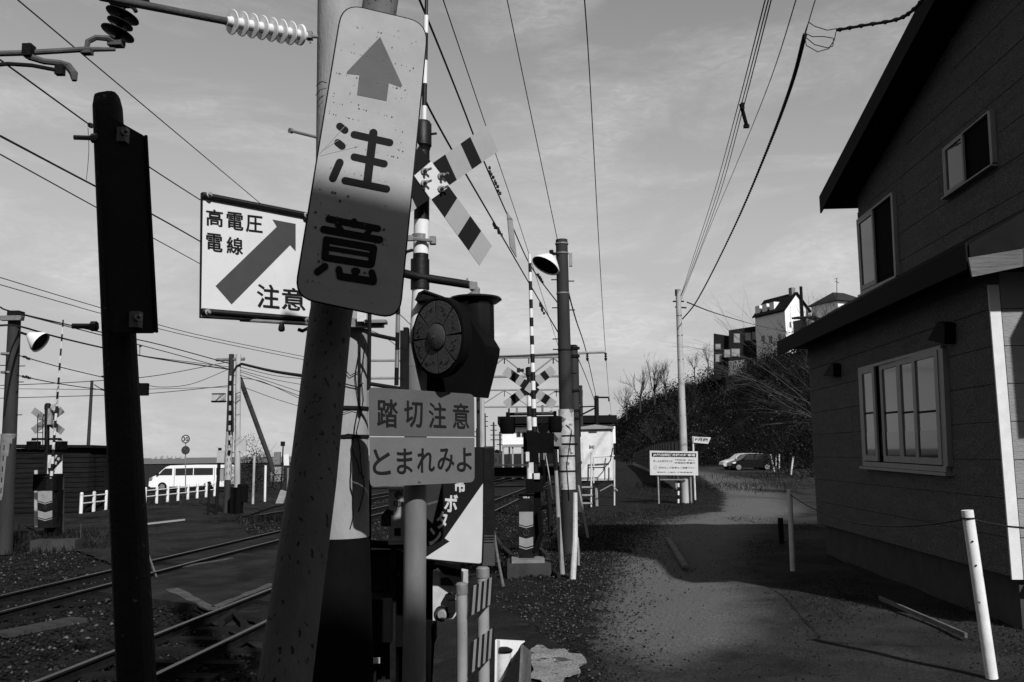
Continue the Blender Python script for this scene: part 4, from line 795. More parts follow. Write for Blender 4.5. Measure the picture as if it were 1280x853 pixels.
# --- white guard rail
def guard(pts, label, npost):
    P0, P1 = G(*pts[0]), G(*pts[1]); H = .85; t = thing('guard_rail', label, 'guard rail', P0, 'white pipe guard rails by the road')
    for k in range(npost):
        q = P0.lerp(P1, k / (npost - 1)); q.z = gz(q.x, q.y); mb = MB(); mb.path([q, q + Vector((0, 0, H))], .075, 10); mb.lathe(q + Vector((0, 0, H)), (0, 0, 1), [(.075, 0), (.05, .05)], 10); mb.build('post', M_white, t, smooth=True)
    for h in (.42, .72):
        mb = MB(); mb.path([P0 + Vector((0, 0, h)), P1 + Vector((0, 0, h))], .03, 8); mb.build('pipe', M_white, t)
guard(((101, 642), (146, 636)), 'white pipe guard rail of four posts before the shed', 4)
guard(((181, 632), (268, 621)), 'white pipe guard rail of many posts before the van', 8)
# --- van
vb = G(190, 614); vy = vb.y; X0 = P(186, 600, vy).x; X1 = P(286, 600, vy).x; VL = X1 - X0; gzv = vb.z + .03; VH = P(230, 581.5, vy).z - gzv
t = thing('parked_van', 'white long roof van parked on the side street', 'van', (X0, vy, gzv))
def sidep(f, h): return Vector((X0 + VL * f, vy, gzv + VH * h))
out = [(0, .18), (.005, .45), (.03, .52), (.10, .62), (.16, .80), (.21, .93), (.26, .985), (.5, 1.0), (.95, .985), (.985, .93), (1, .5), (1, .2), (.98, .13), (.03, .13)]
mb = MB(); mb.prism([sidep(f, h) for f, h in out], (0, 1.7, 0)); mb.build('body', M_carwhite, t)
def sidepanel(nm, pts, m, off=.012): mb = MB(); mb.prism([sidep(f, h) + Vector((0, -off, 0)) for f, h in pts], (0, off - .002, 0)); return mb.build(nm, m, t)
sidepanel('window', [(.115, .60), (.17, .80), (.20, .87), (.29, .87), (.29, .60)], M_glass); sidepanel('window', [(.33, .59), (.33, .87), (.55, .88), (.55, .59)], M_glass); sidepanel('window', [(.56, .59), (.56, .88), (.80, .87), (.80, .59)], M_glass); sidepanel('window', [(.84, .59), (.84, .87), (.94, .86), (.955, .59)], M_glass)
sidepanel('door_seam', [(.315, .15), (.318, .9), (.322, .9), (.319, .15)], M_ink2); sidepanel('door_seam', [(.815, .15), (.818, .9), (.822, .9), (.819, .15)], M_ink2); sidepanel('sill', [(.25, .10), (.25, .15), (.7, .15), (.7, .10)], M_dark)
sidepanel('tail_lamp', [(.972, .5), (.972, .78), (.992, .78), (.995, .5)], M_ink2, .02); sidepanel('headlight', [(.003, .38), (.006, .5), (.05, .53), (.04, .4)], M_grey, .02); sidepanel('mirror', [(.10, .60), (.10, .70), (.125, .70), (.125, .60)], M_dark, .12)
for f in (.17, .74):
    for yy in (-.02, 1.55):
        mb = MB(); c = sidep(f, .13) + Vector((0, yy, .02)); mb.lathe(c, (0, 1, 0), [(.30, 0), (.33, .02), (.33, .17), (.30, .19)], 24); w = mb.build('wheel', M_blackm, t, smooth=True); mb = MB(); mb.lathe(c + Vector((0, -.006, 0)), (0, 1, 0), [(.08, -.01), (.19, 0), (.2, .01)], 16); mb.build('rim', M_grey, w)
# --- round traffic signs
b = G(232, 613); t = thing('speed_sign_post', 'thin post with the round speed limit and no parking signs by the guard rail', 'sign post', b); D = b.y - 6; b2 = P(232, 613, D); b2.z = gz(b2.x, b2.y)
ORG[t.name] = b2; t.location = b2; mb = MB(); mb.path([b2, P(232, 544, D)], .035, 8); mb.build('post', M_grey, t)
c = P(232, 549, D - .06); mb = MB(); mb.lathe(c, (0, -1, 0), [(.28, -.01), (.28, .01)], 28); d1 = mb.build('speed_sign', M_ink2, t); mb = MB(); mb.lathe(c, (0, -1, 0), [(.21, .011), (.21, .016)], 28); mb.build('face', M_sheet2, d1)
tp_ = Plane(c + Vector((0, -.02, 0)), (0, -1, 0)); mb = MB(); text(mb, lambda x, y: tp_.at(x, y), '30', (228.6, 546.3), (235.4, 546.3), (228.6, 551.8), .03); mb.build('number', M_ink, d1)
c = P(232, 563, D - .06); mb = MB(); mb.lathe(c, (0, -1, 0), [(.28, -.01), (.28, .01)], 28); d1 = mb.build('no_parking_sign', M_ink2, t); mb = MB(); mb.lathe(c, (0, -1, 0), [(.21, .011), (.21, .016)], 28); mb.build('face', mat('sign_blue', .05, .4), d1)
mb = MB(); mb.path([c + Vector((-.15, -.02, .15)), c + Vector((.15, -.02, -.15))], .03, 6); mb.build('slash', M_ink2, d1)
# --- double poles
t, b, tp = pole('utility_pole', 'left one of the double poles with a dashed guard and thick curved cable', 'utility pole', 289.5, 443, 283, 642, .11, .14, M_polegrey); bd = b.y
mb = MB()
for k in range(16): y0 = 470 + k * 6.2; mb.cur = k % 2; mb.path([P(288.2 - k * .12, y0, bd - .14), P(288.1 - k * .12, y0 + 6.2, bd - .14)], .05, 8)
mb.build('dashed_guard', [M_polelight, M_dark], t); stripes_helix(t, P(284.5, 600, bd), P(287, 540, bd), .15, 6, [M_polelight, M_dark])
mb = MB(); mb.path([P(270, 450, bd), P(306, 449, bd)], .07, 8); mb.build('crossarm', M_grey, t)
mb = MB(); mb.path([P(291, 540, bd - .2), P(290.5, 480, bd - .2), P(291.5, 466, bd - .2), P(296, 458, bd - .2), P(302, 455, bd - .2)], .05, 8); mb.build('riser_cable', M_cable, t)
mb = MB(); mb.box(P(273.5, 498, bd - .1), (.55, .12, .36)); mb.build('box_panel', M_polelight, t); mb = MB(); mb.box(P(273.5, 502, bd - .1), (.6, .18, .06)); mb.box(P(273.5, 492.5, bd - .1), (.55, .16, .04)); mb.build('box_frame', M_dark, t)
t, b, tp = pole('utility_pole', 'right one of the double poles carrying the slanting brace', 'utility pole', 298, 443, 296, 642, .11, .13, M_polelight)
mb = MB(); mb.path([P(299.5, 472, bd), P(306, 490, bd), P(338, 577, bd - .2), P(341, 590, bd - .2)], .10, 12); mb.build('brace', M_polegrey, t)
mb = MB(); mb.box(P(300.5, 557, bd - .15), (.5, .08, .5)); mb.build('plate', M_polelight, t)
for y in (470, 481, 503, 524): mb = MB(); q0 = P(295, y, bd); mb.path([q0, q0 + Vector((-.25, 0, 0))], .012, 5); mb.build('step_bolt', M_dark, t)
bq = G(297, 645); t = thing('equipment_drum', 'black equipment cabinets clustered at the foot of the double poles', 'cabinet', bq)
mb = MB(); mb.box(P(296, 628, bd - .6), (.42, .4, 1.2)); mb.lathe(P(303, 628, bd - .5), (0, 0, 1), [(.2, 0), (.22, .05), (.22, .7), (.18, .75)], 14); mb.build('body', M_blackm, t)
for (x0, y0, x1, y1, r, m, l) in ((262, 602, 260, 645, .05, M_dark, 'short black post left of the double poles'), (275, 560, 270, 644, .07, M_dark, 'dark post with a ribbed board left of the double poles'), (318, 570, 316, 631, .06, M_polelight, 'pale slim post right of the double poles'), (332, 582, 331, 628, .06, M_white, 'white post beside the small cabinets'), (354, 556, 351, 620, .04, M_dark, 'dark post with a small square board beyond the cabinets'), (360, 585, 359, 625, .05, M_grey, 'grey post under the white notice board')):
    bb_ = G(x1, y1); DD = bb_.y; mb = MB(); mb.path([bb_, P(x0, y0, DD)], r, 10); tt = mb.build('post', m, None, label=l, cat='post')
    org = ORG[tt.name]
    if x0 == 275: mb = MB(); mb.box(P(276, 571, DD - .1), (.3, .06, .5)); mb.build('board', M_polelight, tt); mb = MB(); mb.box(P(277.5, 594, DD - .1), (.14, .08, .5)); mb.build('lower_board', M_greyp, tt)
    if x0 == 354: mb = MB(); mb.box(P(353.5, 555, DD), (.26, .05, .28)); mb.build('board', M_dark, tt)
    if x0 == 360: mb = MB(); pq = Plane(P(358, 575, DD - .08), (0, -1, 0)); pq.poly(mb, [(354.5, 568.5), (361, 567.5), (361.5, 582), (355, 582)], 0, .02); mb.build('notice', M_white, tt)
t = thing('control_cabinet', 'pair of small grey control cabinets beyond the crossing', 'cabinet', G(346, 612)); Dk = G(346, 612).y
for (x0, x1, y0, y1, m) in ((338, 343, 582, 602, M_grey), (340.5, 353, 583, 593, M_greyp), (340.5, 353, 594, 602, M_greyp), (342, 350, 565, 581, M_grey)):
    mb = MB(); a_ = P(x0, y1, Dk); c_ = P(x1, y0, Dk); mb.bb(a_.x, c_.x, Dk, Dk + .3, a_.z, c_.z); mb.build('box', m, t)
mb = MB(); mb.path([P(341, 602, Dk), P(341, 612, Dk)], .05, 6); mb.path([P(352, 602, Dk), P(352, 612, Dk)], .05, 6); mb.path([P(311, 583, Dk), P(352, 583, Dk)], .03, 6); mb.build('stand', M_dark, t)
bq = G(352, 630); mb = MB(); mb.box(bq + Vector((0, 0, .25)), (.35, .3, .8), rot=Matrix.Rotation(.35, 3, 'Y')); mb.build('marker_stone', M_conc, None, label='pale leaning marker stone on the gravel beside the leaning pole', cat='stone')
# distant tanks
for (x, w, h) in ((191, 6, 2), (198, 7, 4), (206, 8, 5), (217, 6, 4), (228, 7, 3)):
    c = P(x, 573, 2400); t = MB(); t.lathe(Vector((c.x, c.y, -.9)), (0, 0, 1), [(w, 0), (w, h * 1.6), (w * .6, h * 2), (w * .1, h * 2.2)], 14); t.build('storage_tank', M_polelight, None, label='tiny white storage tank on the far horizon', cat='tank', group='storage tanks on the horizon')
# rope post debris: dark cane on the crossing edge
a_, b_ = G(185, 708), G(200, 736); mb = MB(); mb.path([a_ + Vector((0, 0, .25)), b_ + Vector((0, 0, .03))], .02, 6); mb.build('stick', M_wood, None, label='thin stick leaning on the crossing slab edge', cat='stick')
# near rail side trough cover
a_, b_ = G(0, 797), G(100, 777); mb = MB()
for k in range(5):
    p = a_.lerp(b_, (k + .5) / 5); mb = MB(); mb.box(p + Vector((0, 0, .03)), ((b_ - a_).length / 5 - .02, .32, .06), math.atan2(b_.y - a_.y, b_.x - a_.x) + random.uniform(-.04, .04)); mb.build('trough_cover', M_concd, None, label='dark concrete cable trough cover in the ballast', cat='trough cover', group='cable trough covers in the ballast')
# rail joint timbers near 285,775
for k, (x0, y0, x1, y1) in enumerate(((276, 786, 292, 773), (292, 773, 305, 788), (300, 780, 322, 784))):
    mb = MB(); mb.path([G(x0, y0) + Vector((0, 0, .08)), G(x1, y1) + Vector((0, 0, .08))], .06, 5); mb.build('timber', M_sleeper, None, label='broken dark timber lying between the near rails', cat='timber', group='broken timbers between the near rails')

# ================================================================ centre: gate, signal, poles, stakes
fb = G(661, 729); mb = MB(); b0 = G(661, 716); t = thing('gate_footing', 'concrete footing under the centre crossing gate', 'concrete block', b0)
A0 = P(634, 706, b0.y - .4); A1 = P(689, 706, b0.y - .4); mb.bb(A0.x, A1.x, b0.y - .4, b0.y + .45, gz(b0.x, b0.y) - .15, A0.z); mb.build('block', M_concd, t)
D = b0.y
t, gp = gate(Vector((b0.x, D, A0.z)), D, 648.5, 667, 617, 699, None, 'centre crossing gate machine with pale chevrons and raised rod', code='W9-4')
mb = MB(); mb.box(P(660, 700, D), (.55, .5, .06)); mb.build('base_plate', M_grey, t)
rodp = []
mb = MB(); n = 24
for k in range(n):
    f0, f1 = k / n, (k + 1) / n; mb.cur = (k + 1) % 2; mb.path([P(669.5 - 7.5 * f0, 590 - 272 * f0, D + .1), P(669.5 - 7.5 * f1, 590 - 272 * f1, D + .1)], .05 * (1 - .45 * f0), 10)
mb.build('barrier_rod', [M_white, M_black], t, smooth=True)
mb = MB(); mb.box(P(668, 607, D + .1), (.3, .3, .22)); mb.box(P(671, 640, D + .2), (.14, .25, 1.0)); mb.box(P(666, 560, D + .2), (.2, .3, .55)); mb.path([P(678, 575, D), P(682, 600, D), P(672, 612, D)], .035, 6); mb.path([P(674, 640, D), P(676, 668, D), P(668, 690, D)], .05, 6); mb.build('drive', M_blackm, t)
mb = MB(); mb.box(P(671, 597, D), (.1, .1, .14)); mb.box(P(664, 585, D - .05), (.08, .08, .18)); mb.box(P(659.5, 571, D - .05), (.06, .08, .16)); mb.build('rod_holder', M_whited, t)
Ds = D + .9; sb2 = P(662, 700, Ds); sb2.z = gz(sb2.x, sb2.y)
t = thing('crossing_signal', 'centre crossing signal post with two hooded black lamps', 'crossing signal', sb2)
mb = MB(); ys_ = [700, 620, 600, 560, 538, 521, 508, 494, 470, 462]
for k, (y0, y1) in enumerate(zip(ys_, ys_[1:])): mb.cur = k % 2 if k > 1 else 1; mb.path([P(662, y0, Ds), P(661.5, y1, Ds)], .048, 14)
mb.build('pole', [M_white, M_black], t, smooth=True)
mb = MB(); mb.lathe(P(661, 471, Ds), (0, 0, 1), [(.05, 0), (.06, .03), (.06, .16), (.03, .18)], 14); mb.path([P(655, 463, Ds), P(646, 463, Ds)], .03, 8); mb.box(P(648, 463, Ds), (.06, .08, .08)); mb.build('cap', M_black, t)
mb = MB(); mb.path([P(635, 518, Ds), P(692, 517, Ds)], .03, 10); mb.build('cross_arm', M_black, t); mb = MB(); mb.box(P(646, 514, Ds), (.04, .04, .13)); mb.box(P(678, 512, Ds), (.04, .04, .16)); mb.box(P(689, 515, Ds), (.05, .05, .05)); mb.build('arm_bracket', M_grey, t)
for (x, y, w, h) in ((634.5, 532.5, 19, 20), (694, 531, 17, 20)):
    mb = MB(); c = P(x, y, Ds - .1); u = w * Ds / 1100 / 2; hh = h * Ds / 1100 / 2
    mb.lathe(c + Vector((0, 0, -hh)), (0, 0, 1), [(u * .8, 0), (u, hh * .3), (u, hh * 1.8), (u * .95, hh * 2)], 18); mb.path([c + Vector((0, 0, hh)), c + Vector((0, 0, hh + .1))], .03, 6); mb.build('hooded_lamp', M_blackm, t, smooth=True)
mb = MB(); mb.box(P(662.5, 553, Ds - .25), (.24, .3, .34)); mb.box(P(679, 554, Ds - .2), (.38, .3, .36)); mb.lathe(P(679, 536, Ds - .1), (0, -1, 0), [(.1, 0), (.1, .05)], 12); mb.build('lamp_cluster', M_blackm, t)
mb = MB(); ap = Plane(P(696, 549, Ds - .2), (0, -1, 0)); ap.poly(mb, [(690, 541), (702, 541), (702, 558), (690, 558)], 0, .01); mb.build('arrow_plate', M_greyp, t); mb = MB(); ap.poly(mb, [(688, 544), (692, 541), (698, 549), (695, 553)], .012, .004); mb.build('arrow', M_ink2, t)
mb = MB(); mb.path([P(690, 555.5, Ds), P(722, 555.5, Ds)], .02, 6); mb.build('lower_bar', M_dark, t)
xc = Plane(P(662, 485, Ds - .08), Vector((.1, -1, 0))); t2 = thing('crossbuck', 'centre black and white crossed boards behind the raised barrier rod', 'crossbuck', P(662, 485, Ds), 'railway crossing crossbucks')
ST = [(0, .14, 0), (.14, .25, 1), (.25, .35, 0), (.35, .445, 1), (.445, .555, 0), (.555, .65, 1), (.65, .77, 0), (.77, .87, 1), (.87, 1, 0)]
mb = MB(); board(xc, (631, 463), (693, 507), (-3.2, 4.6), ST, '', None, None, .0, .006); mb.build('board', [WH, M_ink], t2)
mb = MB(); board(xc, (632, 507), (692, 461.5), (-3.4, -4.4), ST, '', None, None, -.02, .006); mb.build('board', [WH, M_ink], t2)
# utility pole U1
t, b, tp = pole('utility_pole', 'tall grey concrete pole with a peeling guard sleeve and hooded lamp at centre', 'utility pole', 702, 300, 712, 692, .125, .15, M_polegrey); D1 = b.y
def onp(y, tt=(702, 300), bb_=(712, 692)): f = (y - tt[1]) / (bb_[1] - tt[1]); return P(tt[0] + (bb_[0] - tt[0]) * f, y, D1)
mb = MB(); mb.path([onp(612), onp(512)], .158, 24); mb.build('guard_sleeve', mat('peeling_guard', .42, .8, .3, 7, .5, 30, spots=.15, sscale=6, sv=.1), t, smooth=True)
for y in (306, 318, 368, 439, 546, 571, 590): mb = MB(); mb.lathe(onp(y), (0, 0, 1), [(.165 if y > 500 else .14, 0), (.165 if y > 500 else .14, .03)], 20); mb.build('band', M_dark if y > 400 else M_grey, t)
for (y, s) in ((350, -1), (352, 1), (385, -1), (388, 1), (424, -1), (432, 1), (437, -1), (467, 1), (490, -1)):
    mb = MB(); q = onp(y); mb.path([q + Vector((.1 * s, -.02, 0)), q + Vector((.24 * s, -.02, 0))], .012, 6); mb.build('step_bolt', M_dark, t)
mb = MB(); mb.box(onp(325) + Vector((.18, 0, 0)), (.06, .1, .28)); mb.build('switch_box', M_greyp, t)
mb = MB(); q = onp(550); mb.path([q + Vector((-.02, -.17, .3)), q + Vector((.1, -.17, .2)), q + Vector((-.02, -.17, -.5)), q + Vector((.02, -.17, -1.2))], .008, 5); mb.build('hanging_wire', M_cable, t)
ql = P(698, 318, D1 - .1); t = thing('street_lamp', 'hooded white lamp on the tall centre pole', 'street lamp', ql); mb = MB(); mb.path([ql, P(690, 317, D1 - .15)], .03, 8); mb.path([P(690, 321, D1 - .1), P(689, 313, D1 - .1)], .045, 8); mb.build('arm', M_dark, t)
c = P(685, 325, D1 - .2); ax = (P(670, 340, D1 - .45) - P(684, 321, D1 - .2)).normalized(); mb = MB(); mb.lathe(P(688, 322, D1 - .2), Vector((-.42, -.25, -.75)), [(.03, -.02), (.14, .0), (.3, .19), (.305, .23), (.29, .23), (.13, .03)], 28); mb.build('shade', M_white, t, smooth=True)
mb = MB(); mb.lathe(P(688, 322, D1 - .2) + Vector((-.42, -.25, -.75)).normalized() * .205, Vector((-.42, -.25, -.75)), [(.28, 0), (.28, .008)], 28); mb.build('lamp_glass', M_blackm, t)
# second dark pole
t, b, tp = pole('utility_pole', 'dark slim pole right behind the tall centre pole', 'utility pole', 717, 432, 722, 640, .14, .17, M_polegrey); D2 = b.y
mb = MB(); mb.path([P(603, 446.5, D2 + 9), P(650, 445, D2 + 6), P(717, 442, D2), P(757, 440.5, D2)], .05, 6); mb.build('span_beam', M_greyp, t)
for x in (734, 757): mb = MB(); mb.lathe(P(x, 441, D2), (0, 0, -1), [(.02, 0), (.06, .05), (.02, .08), (.06, .13), (.02, .16), (.06, .21), (.02, .3)], 10); mb.build('insulator', M_dark, t)
for y in (437, 447, 490, 515, 525): mb = MB(); mb.lathe(P(718, y, D2), (0, 0, 1), [(.19, 0), (.19, .08)], 12); mb.build('band', M_dark, t)
mb = MB(); mb.box(P(722, 530, D2), (.2, .2, .9)); mb.build('box', M_dark, t)
# stakes
for (x0, y0, x1, y1, r, m, l) in ((681, 562, 691, 625, .028, M_polelight, 'thin pale cane leaning behind the gate machine'), (695, 588, 703, 718, .04, M_greyp, 'grey stake with a black tip left of the tall centre pole'), (719, 616, 716, 724, .045, M_whited, 'whitish lumpy stake right in front of the tall centre pole'), (723, 607, 735, 673, .03, M_greyp, 'slim leaning stake right of the tall centre pole'), (722, 672, 723, 707, .022, M_greyp, 'short thin stake beside the whitish stake'), (616, 655, 629, 733, .022, M_wood, 'thin bare cane left of the concrete gate footing'), (684, 611, 689, 668, .07, M_dark, 'bent dark pipe rising behind the gate machine')):
    bb_ = G(x1, y1); mb = MB(); tp = P(x0, y0, bb_.y); md = bb_.lerp(tp, .45) + Vector((random.uniform(-.02, .02), 0, 0)); mb.path([bb_, md, tp], [r * 1.1, r, r * .8], 10); o = mb.build('stake', m, None, label=l, cat='stake')
    if y1 == 718: mb = MB(); mb.path([tp, tp + Vector((-.01, 0, .35))], .04, 8); mb.build('tip', M_black, o)
# cables at the foot of the gate
for k, pp in enumerate((((676, 690), (684, 700), (688, 716), (699, 724)), ((616, 668), (628, 688), (640, 698), (650, 700)), ((672, 668), (690, 672), (698, 660)))):
    mb = MB(); mb.path([G(x, y) + Vector((0, 0, .06 + .03 * (i == 1))) for i, (x, y) in enumerate(pp)], .035, 6); mb.build('ground_cable', M_cable, None, label=('black cable curving right from the gate footing', 'black cable lying left of the gate footing', 'short black cable loop behind the gate machine')[k], cat='cable')

# pale concrete lips of the crossing deck
for (x0, y0, x1, y1, w, l) in ((214, 744, 266, 770, .22, 'pale broken concrete lip at the near corner of the crossing deck'), (268, 768, 342, 737, .18, 'pale concrete strip along the crossing deck beside the near rail'), (222, 716, 290, 704, .12, 'faint pale joint strip across the crossing deck')):
    a_, b_ = G(x0, y0), G(x1, y1); d_ = b_ - a_; nseg = 7; a_.z = b_.z = gz(a_.x, a_.y) + .085; mb = MB()
    pp = [a_.lerp(b_, k / nseg) for k in range(nseg + 1)]; sd9 = Vector((-d_.y, d_.x, 0)).normalized(); ed = [q + sd9 * w * random.uniform(.3, .6) for q in pp] + [q - sd9 * w * random.uniform(.3, .6) for q in pp[::-1]]
    mb.prism(ed, (0, 0, .022 + .006 * (w < .15))); mb.build('deck_edge', mat('edge_concrete', .075, .9, .5, 5, .5, 30, grain=40), None, kind='structure', label=l)
# ================================================================ station, hut, far railway
def px_box(mb, x0, y0, x1, y1, d, dep): a_ = P(x0, y1, d); c_ = P(x1, y0, d); mb.bb(a_.x, c_.x, d, d + dep, a_.z, c_.z); return mb
SD = 78
t = thing('station_building', 'white banded station building with a flat dark roof behind the signal', 'building', P(700, 600, SD))
px_box(MB(), 628, 533, 769, 556, SD, 9).build('wall', M_housew, t)
r = px_box(MB(), 622, 519, 771, 530, SD - 1, 11); r.build('roof', M_roof, t)
px_box(MB(), 624, 530.2, 769, 532.8, SD - .6, 10).build('fascia', M_greyp, t)
px_box(MB(), 655, 556.2, 769, 604, SD + .8, 8).build('lower_wall', M_dark, t)
for (x0, x1) in ((646, 651), (652.5, 657), (658, 662), (725, 732), (733, 741), (743, 750)):
    o = px_box(MB(), x0, 540 if x0 < 700 else 540, x1, 546, SD - .08, .07).build('window', M_trim, t); px_box(MB(), x0 + .6, 540.7, x1 - .6, 545.4, SD - .12, .03).build('pane', M_glass, o)
for x in (629, 641, 653, 764): px_box(MB(), x - .8, 556.2, x + .8, 598, SD, .3).build('column', M_greyp, t)
px_box(MB(), 628, 556.1, 656, 559, SD - .2, 5).build('canopy_edge', M_greyp, t)
t = thing('platform', 'low platform edge in front of the station building', 'platform', P(680, 596, 70)); px_box(MB(), 606, 579.5, 770, 583, 72, 3).build('slab', M_concd, t); px_box(MB(), 606, 583.2, 770, 598, 73, 2).build('face', M_dark, t)
for x in (616, 629, 668, 680, 692, 700): px_box(MB(), x - .4, 558, x + .4, 580, 73.5, .15).build('railing_post', M_greyp, t)
px_box(MB(), 614, 566, 700, 566.8, 73.5, .1).build('rail_bar', M_greyp, t)
for (x, w, h, l) in ((672, 4, 14, 'white notice board on the platform left of the centre signal'), (696, 4, 16, 'white vending box on the platform right of the centre signal'), (604 + 6, 3, 10, 'small white sign on the far platform beside the dark fence')):
    px_box(MB(), x - w / 2, 578 - h, x + w / 2, 578, 72.5, .5).build('platform_sign', M_white, None, label=l, cat='sign')
# dark hoarding left of centre
t = thing('dark_fence', 'dark solid fence panel between the two line sign and the platform', 'fence', P(604, 590, 24)); px_box(MB(), 592, 559, 604.5, 605, 24, .1).build('panel', M_dark, t); px_box(MB(), 604.7, 558, 617, 588, 26, .1).build('panel', mat('hoarding', .045, .8, .3, 4), t)
# relay hut
HDp = G(745, 632).y; t = thing('relay_hut', 'weathered white metal relay hut on legs with handrails and steps', 'hut', G(745, 632))
px_box(MB(), 722, 535, 766, 601, HDp, 2.0).build('body', mat('hut_white', .5, .7, .2, 2.2, .1, spots=.1, sscale=3, sv=.33), t)
mb = MB(); mb.prism([P(x, y, HDp - .15) for x, y in ((719, 537), (720, 534.5), (744, 531), (767, 533.5), (768, 536)) ], (0, 2.3, 0)); mb.build('roof', M_greyp, t)
px_box(MB(), 726, 539, 763, 599, HDp - .03, .025).build('door', mat('hut_door', .55, .7, .18, 2.2, .1), t)
px_box(MB(), 736, 538.3, 746, 541, HDp - .06, .02).build('vent', M_ink2, t)
hpn = Plane(P(740, 560, HDp - .04), (0, -1, 0)); mb = MB(); text(mb, lambda x, y: hpn.at(x, y), 'EHO', (736.5, 557), (743, 557), (736.5, 561), .03); mb.build('lettering', M_ink, t)
px_box(MB(), 720, 601.3, 768, 604, HDp - .3, 2.5).build('platform', M_dark, t)
for (x0, y0, x1, y1) in ((768, 575, 768, 632), (722, 604, 722, 634), (742, 571, 742, 604), (742, 571.5, 768, 570)): mb = MB(); mb.path([P(x0, y0, HDp - .4), P(x1, y1, HDp - .4)], .03, 8); mb.build('handrail' if y0 < 600 else 'leg', M_whited, t)
mb = MB(); mb.path([P(735, 600, HDp - .5), P(735, 585, HDp - .5), P(756, 584.5, HDp - .5), P(763, 576, HDp - .5), P(766, 560, HDp - .5)], .022, 6); mb.path([P(756, 585, HDp - .5), P(756, 600, HDp - .5)], .02, 6); mb.build('handrail', M_dark, t)
for y in (609, 619, 629): mb = MB(); mb.box(P(731, y, HDp - .8), (.55, .3, .05)); mb.build('step', M_greyp, t)
mb = MB(); mb.path([P(739, 566, HDp - .8), P(739, 634, HDp - .9)], .03, 6); mb.build('stair_post', M_whited, t)
mb = MB(); mb.path([P(750, 614, HDp - .5), P(765, 606, HDp - .5), P(772, 614, HDp - .5)], .02, 6); mb.path([P(745, 603, HDp), P(746, 634, HDp)], .06, 6); mb.build('brace', M_greyp, t)
mb = MB(); px_box(mb, 719, 549, 729, 577, HDp - .35, .25); mb.build('side_cabinet', M_whited, t)
# catenary portals
def portal(xl, xr, yt, yb_, d, label, diag=True):
    t = thing('catenary_portal', label, 'gantry', P(xl, yb_, d), 'catenary gantries over the tracks')
    for nm, pp in (('top_beam', ((xl, yt), (xr, yt - 1))), ('lower_beam', ((xl, yb_), (xr, yb_ - 1)))): mb = MB(); mb.path([P(*p, d) for p in pp], .07, 6); mb.build(nm, M_greyp, t)
    for x in (xl + 2, xr - 2): mb = MB(); q = P(x, yt - 6, d); mb.path([q, Vector((q.x, q.y, gz(q.x, q.y)))], .12, 8); mb.build('post', M_polegrey if x > xl + 3 else M_polelight, t)
    if diag:
        n = 4
        for k in range(n):
            x0 = xl + (xr - xl) * k / n; x1 = xl + (xr - xl) * (k + 1) / n; y0, y1 = (yb_, yt) if k % 2 == 0 else (yt, yb_); mb = MB(); mb.path([P(x0, y0, d), P(x1, y1, d)], .045, 5); mb.build('diagonal', M_greyp, t)
            mb = MB(); mb.path([P(x1, yt, d), P(x1, yt + 8, d)], .03, 5); mb.build('hanger', M_dark, t)
portal(600, 722, 447, 471, 42, 'nearest railway gantry framing the centre crossbuck'); portal(598, 728, 488, 509, 66, 'middle railway gantry seen below the centre crossbuck')
portal(452, 600, 451, 473, 44, 'railway gantry glimpsed between the mast and the signal pole', False)
t, b, tp = pole('catenary_pole', 'thin dark line pole with a side bracket above the station roof', 'pole', 745.5, 495, 747, 606, .13, .15, M_dark); mb = MB(); mb.path([P(745.5, 497, b.y), P(761, 497, b.y)], .05, 6); mb.path([P(761, 497, b.y), P(761, 502, b.y)], .04, 6); mb.path([P(722, 509, b.y), P(745, 508, b.y)], .04, 5); mb.path([P(724, 520, b.y), P(746, 509, b.y)], .05, 5); mb.build('bracket', M_dark, t)
for (x, y0, y1, bracket, l) in ((606, 517, 600, 3, 'farthest thin line pole just right of the two line sign'), (617, 528, 598, 4, 'thin distant line pole with short crossarms'), (601, 545, 598, 0, 'short distant pole near the dark fence'), (636, 500, 598, 0, 'thin far line pole hidden behind the left hooded lamp'), (596, 536, 600, 2, 'thin far line pole touching the two line sign'), (625, 540, 598, 3, 'short far line pole left of the station roof'), (762, 518, 600, 2, 'thin pole on the right end of the station roof')):
    d = 120; q = P(x, y0, d); t = thing('line_pole', l, 'pole', Vector((q.x, q.y, gz(q.x, q.y))), 'distant line poles'); mb = MB(); mb.path([Vector((q.x, q.y, gz(q.x, q.y))), q], .13, 6); mb.build('shaft', M_polegrey, t)
    for k in range(bracket): mb = MB(); mb.path([P(x - 4, y0 + 4 + k * 6, d), P(x + 4, y0 + 4 + k * 6, d)], .06, 5); mb.build('crossarm', M_dark, t)
for k, (x0, x1, y0, l) in enumerate(((596, 612, 566, 'low dark roofed house far down the line'), (614, 628, 562, 'low far house left of the station'), (560, 596, 567, 'far flat roofed building behind the two line sign'))):
    t = thing('far_house', l, 'house', P((x0 + x1) / 2, 580, 180), 'low houses far down the line'); px_box(MB(), x0, y0 + 3, x1, 582, 180, 8).build('wall', M_concd, t); mb = MB(); mb.prism([P(x0 - 1, y0 + 3, 179.5), P(x1 + 1, y0 + 3, 179.5), P((x0 + x1) / 2, y0, 179.5)], (0, 9, 0)); mb.build('roof', M_roof, t); px_box(MB(), x0 + 4, 573, x0 + 7, 577, 179.9, .08).build('window', M_glass, t)
